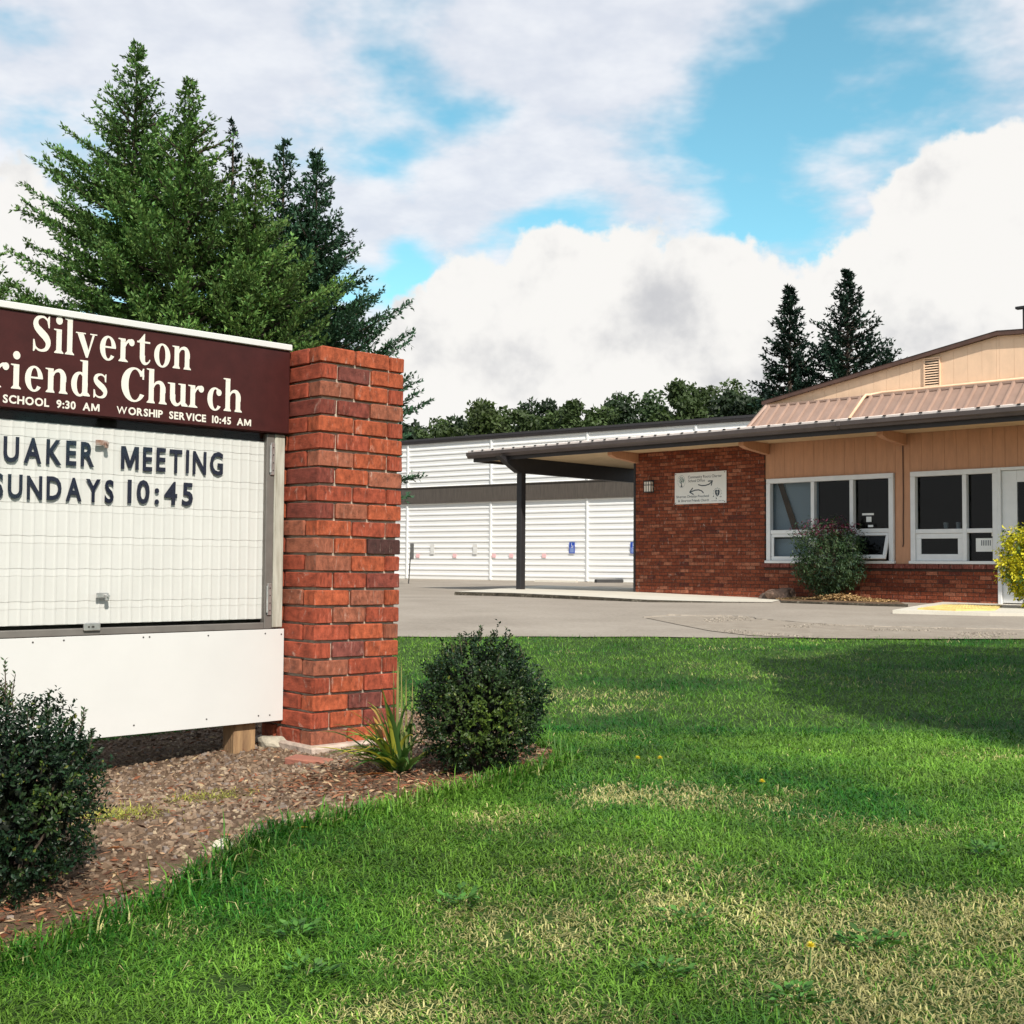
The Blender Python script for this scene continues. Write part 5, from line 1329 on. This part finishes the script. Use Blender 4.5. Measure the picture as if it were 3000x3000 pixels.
boxwood('box_shrub', 25, 2622, .212, .258, 'dark box shrub with tall shoots at the left edge before the white panel', 15000, [(10, 2090, 14, 1935), (14, 2120, 45, 1975), (230, 2150, 246, 2080), (140, 2110, 140, 2082), (95, 2105, 100, 2080), (30, 2150, 2, 2000), (258, 2200, 270, 2140)], (215, 2330, .05), 6, lsize=.0150)
# strap-leaved clump beside the pillar
M_strap = leaf_mat('strap_leaves', .42, .25, .4)
ib = onground(1165, 2268); ir = empty('strap_plant', (ib[0], ib[1], float(gz(ib[0], ib[1])))); tag(ir, 'clump of long arching strap leaves, some yellow, at the pillar foot', 'plant')
def strap(base, d, L, w_, rise, arch, col, tip):
    n = 9; vs = []; cs = []
    side = np.array([-d[1], d[0], 0])
    for i in range(n):
        t = i / (n - 1); p_ = base + d * (L * t * (1 - rise) ) + np.array([0, 0, L * (rise * t * 1.25 - arch * t * t)]); p_[2] = max(p_[2], .008)
        ww = w_ * (1 - t ** 2.2) * (.6 + .8 * min(t * 3, 1)) * .5
        vs += [p_ + side * ww + [0, 0, ww * .5], p_, p_ - side * ww + [0, 0, ww * .5]]
        c = np.array(col) * (1 - t ** 2) + np.array(tip) * t ** 2; cs += [c] * 3
    q = [(i * 3 + k, i * 3 + k + 1, i * 3 + k + 4, i * 3 + k + 3) for i in range(n - 1) for k in (0, 1)]
    return fast_mesh('leaf', np.array(vs), quads=q, tint=np.array(cs))
r = np.random.default_rng(3)
for k in range(80):
    az = r.uniform(0, 6.28); 
    if k < 46: az = math.pi + r.uniform(-.6, 1.1)
    d = np.array([math.cos(az), math.sin(az), 0]); up = r.random()
    col = (.07, .15, .035) if up < .42 else (.20, .29, .05) if up < .70 else (.55, .52, .07) if up < .93 else (.34, .15, .06)
    tip = col if up < .6 else (.40, .30, .06)
    rise = r.uniform(.35, .85); arch = r.uniform(.35, .85) * rise + .05
    link('leaf', strap(np.array([r.normal(0, .022), r.normal(0, .022), 0]), d, r.uniform(.30, .60), r.uniform(.013, .023), rise, arch, col, tip), M_strap, ir, True)
for k in range(7):
    az = 2.0 + r.uniform(-.8, .9); d = np.array([math.cos(az) * .3, math.sin(az) * .3, 0])
    link('leaf', strap(np.array([r.normal(0, .02), r.normal(0, .02), 0]), d / np.linalg.norm(d), r.uniform(.34, .46), .009, .97, .12, (.16, .20, .07), (.38, .30, .12)), M_strap, ir, True)
# nandina by the windows
def leafy_shrub(name, base, rx, rz, label, n, cols, lsize, topred=0, seed=0, aspect=.34, zc=1.0, m=None, nst=14):
    r = np.random.default_rng(seed); root = empty(name, base); tag(root, label, 'shrub')
    nt = n // 7; q = unit(r.normal(size=(nt, 3))); s = r.uniform(.2, 1.0, nt) ** .45
    lump = 1 + .16 * np.sin(q[:, 0] * 4 + seed) * np.cos(q[:, 2] * 5) + r.normal(0, .07, nt)
    body = q * (s * lump)[:, None] * [rx, rx * .8, rz] + [0, 0, rz * zc]; body[:, 2] = np.maximum(body[:, 2], .12)
    taper = np.clip(body[:, 2] / (rz * .8), .25, 1); body[:, :2] *= taper[:, None]
    td = unit(q + [0, 0, .2] + r.normal(0, .4, (nt, 3))); vv, tt_, cc = [], [], []; off = 0
    ci = r.choice(len(cols), nt, p=[c[1] for c in cols]); base_c = np.array([c[0] for c in cols])[ci]
    for k in range(7):
        P_ = body + td * (k / 7 * lsize * 2.2) + r.normal(0, lsize * .2, (nt, 3)); D_ = unit(td * .6 + unit(np.cross(td, r.normal(size=(nt, 3)))) + [0, 0, -.15]); N_ = unit(r.normal(0, .5, (nt, 3)) + [0, 0, 1])
        c = base_c * r.uniform(.7, 1.3, (nt, 1))
        if topred: 
            tr_ = (body[:, 2] > rz * (zc + .62)) & (r.random(nt) < topred); c[tr_] = np.array((.16, .035, .07)) * r.uniform(.6, 1.4, (tr_.sum(), 1))
        v_, t_, c_ = leaves(P_, D_, N_, r.uniform(.7, 1.2, nt) * lsize, r.uniform(.8, 1.2, nt) * lsize * aspect, c, .15); vv.append(v_); tt_.append(t_ + off); cc.append(c_); off += len(v_)
    st = MB()
    for k in range(nst):
        a = r.uniform(0, 6.28); e = np.array([math.cos(a) * rx * .5 * r.random(), math.sin(a) * rx * .4 * r.random(), rz * r.uniform(1.0, 1.8)]); st.tube([(e[0] * .15, e[1] * .15, -.05), e * [.4, .4, .5], e], [.014, .010, .004], 5, cap=False)
        if topred and k < 9:
            b = e + [r.normal(0, .12), 0, r.uniform(.25, .45)]; st.tube([e, b], [.005, .002], 4, cap=False)
            mm = 30; P_ = e + (b - e) * r.uniform(.35, 1.05, (mm, 1)) + r.normal(0, .035, (mm, 3)); v_, t_, c_ = leaves(P_, unit(r.normal(size=(mm, 3)) + [0, 0, .8]), unit(r.normal(size=(mm, 3))), .055, .016, jitter_col((.13, .03, .06), mm, .4)); vv.append(v_); tt_.append(t_ + off); cc.append(c_); off += len(v_)
    tag(st.build('stems', M_bark, root), kind='stuff')
    link('foliage', fast_mesh('foliage', np.concatenate(vv), tris=np.concatenate(tt_), tint=np.concatenate(cc)), m or M_leaf, root)
nb_ = FB.world((FB.aty(2468, 1755)[0], -.48, 0)); nb_[2] = float(gz(nb_[0], nb_[1]))
leafy_shrub('window_shrub', nb_, .56, .63, 'feathery green shrub with reddish tips before the left window', 10500, [((.045, .085, .035), .6), ((.075, .11, .05), .22), ((.035, .07, .045), .18)], .075, .45, 2, .27, 1.12, nst=22)
yb = onground(3050, 1790)
leafy_shrub('yellow_shrub', (yb[0], yb[1], float(gz(yb[0], yb[1]))), .53, .60, 'bright yellow-green shrub at the right edge by the ramp', 13000, [((.62, .55, .03), .56), ((.42, .44, .03), .24), ((.06, .11, .025), .20)], .065, 0, 7, .42, 1.0)

# ---------------------------------------------------------------- stones, chips, leaves on the ground
def rocks(name, P_, S_, cols, material, seed=0):
    """many small angular stones as one mesh"""
    r = np.random.default_rng(seed); n = len(P_)
    o = np.array([(-1, -1, -1), (1, -1, -1), (1, 1, -1), (-1, 1, -1), (-.62, -.62, 1), (.62, -.62, 1), (.62, .62, 1), (-.62, .62, 1)], float) * .8
    tri = np.array([(4, 5, 6), (4, 6, 7), (0, 1, 5), (0, 5, 4), (1, 2, 6), (1, 6, 5), (2, 3, 7), (2, 7, 6), (3, 0, 4), (3, 4, 7)])
    V = o[None] * r.uniform(.75, 1.15, (n, 8, 1)) + r.normal(0, .17, (n, 8, 3))
    a = r.uniform(0, 6.28, n); ca, sa = np.cos(a), np.sin(a)
    V = V * (S_[:, None, None] * np.stack([r.uniform(.9, 1.4, n), r.uniform(.6, 1.0, n), r.uniform(.5, .85, n)], 1)[:, None])
    tx = r.normal(0, .25, n); V[:, :, 2] += V[:, :, 0] * tx[:, None]
    V = np.stack([V[:, :, 0] * ca[:, None] - V[:, :, 1] * sa[:, None], V[:, :, 0] * sa[:, None] + V[:, :, 1] * ca[:, None], V[:, :, 2]], -1) + P_[:, None]
    T_ = (np.arange(n)[:, None, None] * 8 + tri[None]).reshape(-1, 3)
    return tag(link(name, fast_mesh(name, V.reshape(-1, 3), tris=T_, tint=np.repeat(cols, 8, 0), flat=True), material), kind='stuff')
M_stone = leaf_mat('stone_tint', .9, 0.0, .2)
BEDA = np.array(BED)
def bed_points(n, seed):
    r = np.random.default_rng(seed); P_ = np.stack([r.uniform(-3.6, .3, n), r.uniform(2.4, 6.9, n)], 1); return P_[inpoly(P_, BED)]
P_ = bed_points(40000, 1)
# stones lie thick in the middle of the bed, thin out under the shrubs and towards the lawn
c1_ = onground(560, 2450)[:2]; c2_ = onground(420, 2330)[:2]; c3_ = onground(520, 2250)[:2]
def near(P_, c, s): return np.exp(-((P_ - c) ** 2).sum(1) / s ** 2)
chipz = np.maximum(near(P_, onground(60, 2770)[:2], .40), near(P_, onground(1250, 2310)[:2], .36)); chipz = np.maximum(chipz, near(P_, onground(1500, 2240)[:2], .35))
chipz = np.maximum(chipz, near(P_, onground(1050, 2290)[:2], .25))
moss = np.maximum(near(P_, onground(330, 2395)[:2], .17), near(P_, onground(620, 2340)[:2], .15))
keep = RNG.random(len(P_)) < np.clip(.8 - 1.0 * chipz - .85 * moss, .03, 1) * np.where(vnoise(P_, 3.0, 5) < .25, .5, 1)
G_ = P_[keep]; G3 = np.column_stack([G_, gz(G_[:, 0], G_[:, 1]) + .010])
gs = RNG.uniform(.006, .0135, len(G_)) * np.where(RNG.random(len(G_)) < .06, 1.5, 1)
pal = np.array([(.225, .158, .108), (.175, .118, .080), (.265, .195, .140), (.195, .155, .130), (.36, .28, .19), (.115, .078, .055)])
gc = pal[RNG.choice(6, len(G_), p=[.3, .25, .2, .12, .05, .08])] * RNG.uniform(.8, 1.2, (len(G_), 1))
rocks('bed_gravel', G3, gs, gc, M_stone, 2)
# bark chips and straw
Q_ = bed_points(60000, 3)
chz = np.maximum.reduce([near(Q_, onground(60, 2770)[:2], .45), near(Q_, onground(1250, 2310)[:2], .42), near(Q_, onground(1500, 2240)[:2], .40), near(Q_, onground(1050, 2290)[:2], .30), near(Q_, onground(330, 2700)[:2], .22)])
Q_ = Q_[RNG.random(len(Q_)) < np.clip(chz * 1.3 + .16, 0, 1)]
n = len(Q_); a = RNG.uniform(0, 6.28, n); D_ = np.column_stack([np.cos(a), np.sin(a), RNG.normal(0, .25, n)])
cp = np.array([(.19, .070, .036), (.26, .125, .068), (.34, .22, .13), (.10, .045, .028), (.42, .31, .18)])
cc = cp[RNG.choice(5, n, p=[.33, .27, .15, .17, .08])] * RNG.uniform(.75, 1.25, (n, 1))
v_, t_, c_ = leaves(np.column_stack([Q_, gz(Q_[:, 0], Q_[:, 1]) + .013]), D_, unit(RNG.normal(0, .5, (n, 3)) + [0, 0, 1]), RNG.uniform(.015, .05, n), RNG.uniform(.004, .012, n), cc, .1)
tag(link('bark_mulch', fast_mesh('bark_mulch', v_, tris=t_, tint=c_), M_stone), kind='stuff')
# loose gravel on the crumbled paving and specks on the lot
wpa = np.array(wp); r = np.random.default_rng(9)
Wp = np.stack([r.uniform(wpa[:, 0].min(), wpa[:, 0].max(), 9000), r.uniform(wpa[:, 1].min(), wpa[:, 1].max(), 9000)], 1); Wp = Wp[inpoly(Wp, [tuple(p) for p in wpa])]; Wp = Wp[vnoise(Wp, 2.5, 2) > .60]
rocks('paving_gravel', np.column_stack([Wp, gz(Wp[:, 0], Wp[:, 1]) + .02]), r.uniform(.004, .012, len(Wp)), np.tile((.33, .285, .235), (len(Wp), 1)) * r.uniform(.6, 1.2, (len(Wp), 1)), M_stone, 4)
# raised broken edge of the paving above that strip
eg = [onground(x, y) for x, y in ((1885, 1812), (1960, 1806), (2050, 1808), (2130, 1808), (2210, 1812), (2215, 1818), (2300, 1824), (2420, 1834), (2560, 1840), (2700, 1843), (2860, 1847), (3060, 1851))]
mb = MB(); vv = []
chain = []
for a, b in zip(eg[:-1], eg[1:]):
    for s in range(5): chain.append(a + (b - a) * s / 5 + [0, RNG.uniform(-.03, .03), 0])
for p_ in chain: 
    g = float(gz(p_[0], p_[1])); t = RNG.uniform(-.006, .006); vv += [(p_[0], p_[1] + .10, g + .0125), (p_[0], p_[1] + .006, g + .026 + t), (p_[0], p_[1], g + .026 + t * .8), (p_[0], p_[1] - .012, g + .008)]
mb.add(vv, [(i * 4 + k, i * 4 + k + 1, i * 4 + k + 5, i * 4 + k + 4) for i in range(len(chain) - 1) for k in (0, 1, 2)])
tag(mb.build('paving_edge', M_asph), kind='structure')
def stone_thing(name, px, py, size, label, col, seed, cat, group=None, flat=.6, sub=2, rough=.25, lift=0.0, rot=0.0, m=None, at=None):
    r = random.Random(seed); B = onground(px, py) if at is None else at; bm = bmesh.new(); bmesh.ops.create_icosphere(bm, subdivisions=sub, radius=1.0)
    ph = [r.uniform(0, 6) for _ in range(6)]
    for v in bm.verts:
        c = v.co; k = 1 + rough * (math.sin(c.x * 3 + ph[0]) * math.cos(c.y * 3.4 + ph[1]) + .6 * math.sin(c.z * 4.1 + ph[2] + c.x * 2)) + r.uniform(-.06, .06)
        v.co = Vector((c.x * size[0] * k, c.y * size[1] * k, max(c.z, -.35) * size[2] * k))
    me = bpy.data.meshes.new(name); bm.to_mesh(me); bm.free()
    o = link(name, me, m or mat(name + '_stone' + str(seed), col, .9, var=.35, vscale=12, bump=.8, bscale=35)); o.location = (B[0], B[1], float(gz(B[0], B[1])) + size[2] * .3 + lift); o.rotation_euler = (0, 0, rot)
    return tag(o, label, cat, group)
stone_thing('pale_rock', 650, 2495, (.036, .024, .026), 'pale rock lying in the gravel near the grass edge', (.55, .50, .40), 1, 'rock')
stone_thing('concrete_lump', 800, 2192, (.088, .042, .050), 'lumpy grey concrete chunk leaning against the pillar foot', (.36, .32, .25), 2, 'concrete chunk', sub=3, rough=.22, rot=-.5)
stone_thing('boulder', 2325, 1752, (.22, .20, .19), 'brown boulder at the foot of the church brick wall', (.20, .125, .09), 3, 'boulder', sub=3, rough=.3, at=FB.world((FB.aty(2328, 1745)[0], -.42, 0)))
stone_thing('boulder', 2289, 1757, (.13, .11, .09), 'small dark rock beside the brown boulder', (.13, .09, .07), 5, 'boulder', sub=2, rough=.3, at=FB.world((FB.aty(2290, 1750)[0], -.50, 0)))
fb_ = onground(905, 2240); mb = MB(); mb.box(-.098, .098, -.045, .045, -.022, .026, .004)
fbk = mb.build('loose_brick', mat('flat_red_brick', (.36, .14, .09), .9, col2=(.26, .10, .07), vscale=14, bump=.5, bscale=50)); fbk.location = (fb_[0], fb_[1], float(gz(fb_[0], fb_[1])) + .002); fbk.rotation_euler = (.04, .03, -.42)
tag(fbk, 'flat red brick half sunk in the bed before the pillar', 'brick')
# planting strip along the church wall
st_ = [onground(2290, 1768), onground(2420, 1772), onground(2560, 1777), onground(2660, 1779), FB.world((-1.0, -.02, 0)), FB.world((-3.3, -.02, 0))]
mb = MB(); mb.add([(p_[0], p_[1], float(gz(p_[0], p_[1])) + .03) for p_ in st_], [tuple(range(6))]); tag(mb.build('wall_bed', M_bed), kind='structure')
mb = MB(); mb.tube([(p_[0], p_[1], float(gz(p_[0], p_[1])) + .02) for p_ in st_[:4]], .03, 6); tag(mb.build('bed_edging', M_kerb), 'dark edging strip along the narrow bed by the church wall', 'edging')
r = np.random.default_rng(14); mc = nb_[:2] + np.array([.15, -.25]); n = 5200; W_ = mc + r.normal(0, 1, (n, 2)) * [.42, .20]
k_ = FB.X[:2]; a_ = r.uniform(-.8, 1.2, n); W_ = nb_[:2] + np.outer(a_, k_) + np.outer(r.normal(-.05, .13, n), FB.Y[:2])
hgt = .035 + .10 * np.exp(-((a_ - .25) / .45) ** 2) * r.random(n)
a = r.uniform(0, 6.28, n); v_, t_, c_ = leaves(np.column_stack([W_, gz(W_[:, 0], W_[:, 1]) + hgt]), np.column_stack([np.cos(a), np.sin(a), r.normal(0, .3, n)]), unit(r.normal(0, .5, (n, 3)) + [0, 0, 1]), r.uniform(.03, .08, n), r.uniform(.012, .025, n), np.tile((.46, .30, .14), (n, 1)) * r.uniform(.5, 1.25, (n, 1)))
tag(link('wood_chips', fast_mesh('wood_chips', v_, tris=t_, tint=c_), M_stone), kind='stuff')

# ---------------------------------------------------------------- grass
def grass():
    r = np.random.default_rng(21)
    bands = [(2.1, 3.3, 17000), (3.3, 4.5, 13500), (4.5, 6.2, 8500), (6.2, 8.2, 4200), (8.2, 10.2, 3000), (10.2, 12.4, 2300)]
    Ps, Sc = [], []
    for y0, y1, dens in bands:
        x0, x1 = -.44 * y1 - .9, .44 * y1 + 1.5; n = int((x1 - x0) * (y1 - y0) * dens)
        q = np.stack([r.uniform(x0, x1, n), r.uniform(y0, y1, n)], 1); Ps.append(q); Sc.append(np.full(n, (15000 / dens) ** .42))
    # long ragged fringe along the bed edge
    fr = []
    ed = np.array(BED[:15])
    for a, b in zip(ed[:-1], ed[1:]):
        n = int(np.linalg.norm(b - a) * 900); t = r.random((n, 1)); d = b - a; nn = np.array([d[1], -d[0]]) / (np.linalg.norm(d) + 1e-9)
        fr.append(a + d * t + nn * np.abs(r.normal(0, .05, (n, 1))) - nn * .015)
    fr = np.concatenate(fr); nf = len(fr)
    Pm = np.concatenate(Ps); sc = np.concatenate(Sc)
    bn = vnoise(Pm, 9.0, 3) * .05 - .025
    ok = ~inpoly(Pm + np.stack([bn, bn], 1), BED) & (Pm[:, 1] < edge_y(Pm[:, 0]) + .02 + .06 * vnoise(Pm, 7, 8))
    # mossy grass inside the bed
    mP = Pm[inpoly(Pm, BED)]; ms = np.maximum(near(mP, onground(330, 2395)[:2], .15), near(mP, onground(620, 2340)[:2], .13)); mk = r.random(len(mP)) < ms ** 1.5 * 1.6; mP = mP[mk]
    bare = np.exp(-((Pm - onground(665, 2895)[:2]) ** 2).sum(1) / .06 ** 2)
    ok &= r.random(len(Pm)) > bare * .9
    Pm, sc = Pm[ok], sc[ok]
    npl = len(Pm)
    allP = np.concatenate([Pm, fr, mP]); n = len(allP)
    sc = np.concatenate([sc, np.full(nf, 1.15), np.full(len(mP), .8)])
    kind = np.concatenate([np.zeros(npl), np.ones(nf), np.full(len(mP), 2)])
    Z = gz(allP[:, 0], allP[:, 1])
    lush = .55 * vnoise(allP, 1.1, 1) + .30 * vnoise(allP, 3.1, 2) + .15 * vnoise(allP, 8.0, 4)
    # straw-dry spots seen in the photograph
    dry = np.zeros(n)
    for px, py, s, a in ((1700, 2050, .55, .9), (1820, 2075, .45, .9), (2050, 2350, .50, .75), (2350, 2330, .5, .5), (1500, 2680, .30, .7), (1560, 2740, .35, .8), (2000, 2530, .45, .6), (1150, 2950, .30, .8), (1400, 2960, .35, .8), (2300, 2880, .4, .75), (2750, 2950, .4, .7), (1250, 2830, .3, .6), (1950, 2650, .35, .5), (2800, 2700, .4, .45), (1650, 2960, .35, .7), (600, 2950, .25, .5), (2650, 2450, .5, .45)):
        c = onground(px, py)[:2]; e = (allP - c) / [s, s * .55]; dry = np.maximum(dry, a * np.exp(-(e ** 2).sum(1)))
    gen = np.clip((allP[:, 1] < 4.6) * .45 * (1 - (allP[:, 1] - 2.2) / 2.4), 0, .40) * np.clip((allP[:, 0] + .9) / .6, 0, 1)
    dry = np.clip(dry + gen + (.7 * vnoise(allP, 2.2, 7) + .3 * vnoise(allP, 7.5, 9) - .60) * 1.6, 0, 1)
    isdry = r.random(n) < np.where(kind == 1, .10, np.clip(dry * 1.25 - .14, 0, .85) + .012)
    L = np.where(kind == 1, r.uniform(.03, .085, n), r.uniform(.014, .040, n)) * (.75 + .55 * lush) * np.where(isdry, .8, 1) * np.clip(sc, 1, 1.35); L[kind == 2] *= 1.1
    L *= np.where(r.random(n) < .012, 1.8, 1)
    W_ = r.uniform(.0023, .0046, n) * sc * np.where(kind == 1, 1.15, 1)
    az = r.uniform(0, 6.28, n); d = np.stack([np.cos(az), np.sin(az), np.zeros(n)], 1); side = np.stack([-np.sin(az), np.cos(az), np.zeros(n)], 1)
    lean = np.where(kind == 1, r.uniform(.3, 1.2, n), r.uniform(.5, 2.3, n))
    B = np.column_stack([allP, Z - .004])
    m_ = B + d * (L * lean * .35)[:, None] + np.outer(L * .55, [0, 0, 1]); t_ = B + d * (L * lean * .95)[:, None] + np.outer(L * np.clip(1.05 - .45 * lean, .25, 1), [0, 0, 1])
    V = np.stack([B - side * W_[:, None] * .5, B + side * W_[:, None] * .5, m_ + side * W_[:, None] * .45, m_ - side * W_[:, None] * .45, t_], 1).reshape(-1, 3)
    k = np.arange(n)[:, None] * 5; Q = k + np.array([[0, 1, 2, 3]]); T = k + np.array([[3, 2, 4]]); far = allP[:, 1] > 6.2; Q = Q[~far]; T = np.concatenate([T[~far], k[far] + np.array([[0, 1, 4]])])
    g1, g2 = np.array((.018, .115, .011)), np.array((.155, .300, .036)); C = g1 + (g2 - g1) * np.clip((.62 - lush) * 2.6 + .35 + r.normal(0, .20, n), 0, 1)[:, None]
    straw = np.array((.62, .53, .25)); C[isdry] = straw * r.uniform(.65, 1.15, (isdry.sum(), 1)) * .8 + C[isdry] * .2
    C[kind == 2] = np.array((.36, .36, .07)) * r.uniform(.7, 1.2, ((kind == 2).sum(), 1))
    C *= r.uniform(.60, 1.40, (n, 1)) * (.52 + .50 * vnoise(allP, 1.9, 31) + .42 * vnoise(allP, 6.5, 32))[:, None]
    Cv = np.repeat(C, 5, 0).reshape(n, 5, 3); Cv[:, 4] *= 1.12; Cv = Cv.reshape(-1, 3)
    tag(link('grass', fast_mesh('grass', V, quads=Q, tris=T, tint=Cv), M_grass), 'short patchy green lawn grass with dry straw spots', 'grass', kind='stuff')
    print('blades', n)
grass()
# broad-leaved weeds in the lawn, and a few dandelions
M_weed = leaf_mat('weed_leaves', .5, .25, .35)
def weed(px, py, s, label, seed):
    r = np.random.default_rng(seed); B = onground(px, py); o = empty('lawn_weed', (B[0], B[1], float(gz(B[0], B[1])))); n = 60
    a = r.uniform(0, 6.28, n); P_ = np.column_stack([np.cos(a), np.sin(a), np.zeros(n)]) * (r.random((n, 1)) ** .5 * s * np.where(np.sin(a * 3 + seed) > 0, 1.0, .55)[:, None]) + [0, 0, .012]; P_[:, 2] += r.uniform(0, .03, n)
    v_, t_, c_ = leaves(P_, np.column_stack([np.cos(a), np.sin(a), r.uniform(.1, .7, n)]), unit(np.column_stack([r.normal(0, .3, n), r.normal(0, .3, n), np.ones(n)])), r.uniform(.014, .034, n), r.uniform(.009, .017, n), jitter_col((.065, .175, .03), n, .45))
    link('leaves', fast_mesh('leaves', v_, tris=t_, tint=c_), M_weed, o); tag(o, label, 'weed', 'weeds in the lawn')
for i, (px, py, s, tx) in enumerate(((870, 2760, .07, 'dark leafy weed tuft in the lawn left of middle, below the bed'), (1350, 2660, .06, 'small leafy weed in the lawn below the round shrub'), (2020, 2720, .09, 'leafy weed patch in the lawn near the bottom middle right'), (2560, 2790, .08, 'leafy weed patch in the lawn low on the right'), (1940, 2870, .07, 'leafy weed tuft near the bottom edge right of middle'), (900, 2880, .07, 'leafy weed tuft near the bottom edge left of middle'), (2330, 2950, .07, 'leafy weed at the very bottom right of the lawn'), (2890, 2520, .07, 'leafy weed in the lawn close to the right edge'))):
    weed(px, py, s, tx, 60 + i)
M_dan = mat('dandelion_yellow', (.75, .60, .04), .6, var=.2, vscale=200)
for px, py, tx in ((1865, 2262, 'yellow dandelion, left of two close together on the lawn'), (1931, 2262, 'yellow dandelion, right of two close together on the lawn'), (2371, 2842, 'yellow dandelion alone near the bottom right of the lawn'), (2230, 2335, 'yellow dandelion near the dry patch in the middle right lawn')):
    B = onground(px, py); o = empty('dandelion', (B[0], B[1], float(gz(B[0], B[1])))); mb = MB(); mb.tube([(0, 0, 0), (.003, 0, .035), (.004, 0, .055)], .0018, 5); mb.build('stem', mat('stem_green', (.10, .18, .04), .6), o)
    r = np.random.default_rng(int(px)); n = 34; a = np.linspace(0, 6.28 * 3, n); P_ = np.tile([.004, 0, .055], (n, 1)); D_ = np.column_stack([np.cos(a), np.sin(a), np.repeat([.1, .6, 1.4], 12)[:n]])
    v_, t_, c_ = leaves(P_, D_, np.tile([0, 0, 1.0], (n, 1)) + r.normal(0, .1, (n, 3)), .014, .005, np.tile((.75, .6, .04), (n, 1))); link('flower', fast_mesh('flower', v_, tris=t_, tint=c_), M_weed, o); tag(o, tx, 'flower', 'dandelions in the lawn')
# fallen leaves in the bed
for px, py, cl_, tx, s in ((870, 2448, (.50, .42, .05), 'yellow fallen leaf on the gravel near the grass edge', .035), (1060, 2290, (.42, .17, .07), 'long rusty fallen leaf in the mulch below the strap plant', .09), (310, 2510, (.42, .17, .07), 'rusty fallen leaf on the gravel near the dark shrub', .05), (600, 2448, (.52, .42, .14), 'small yellow leaf on the gravel in the middle of the bed', .025)):
    B = onground(px, py); v_, t_, c_ = leaves(np.array([[0, 0, .0]]), np.array([[1, .2, .08]]), np.array([[0, .15, 1.0]]), s, s * .45, np.array([cl_]))
    v2 = v_ - [0, 0, .0015]; vv = np.concatenate([v_, v2]); o = link('fallen_leaf', fast_mesh('fallen_leaf', vv, tris=np.concatenate([t_, t_[:, ::-1] + 4]), tint=np.concatenate([c_, c_])), M_strap); o.location = (B[0], B[1], float(gz(B[0], B[1])) + .024); tag(o, tx, 'leaf', 'fallen leaves in the bed')
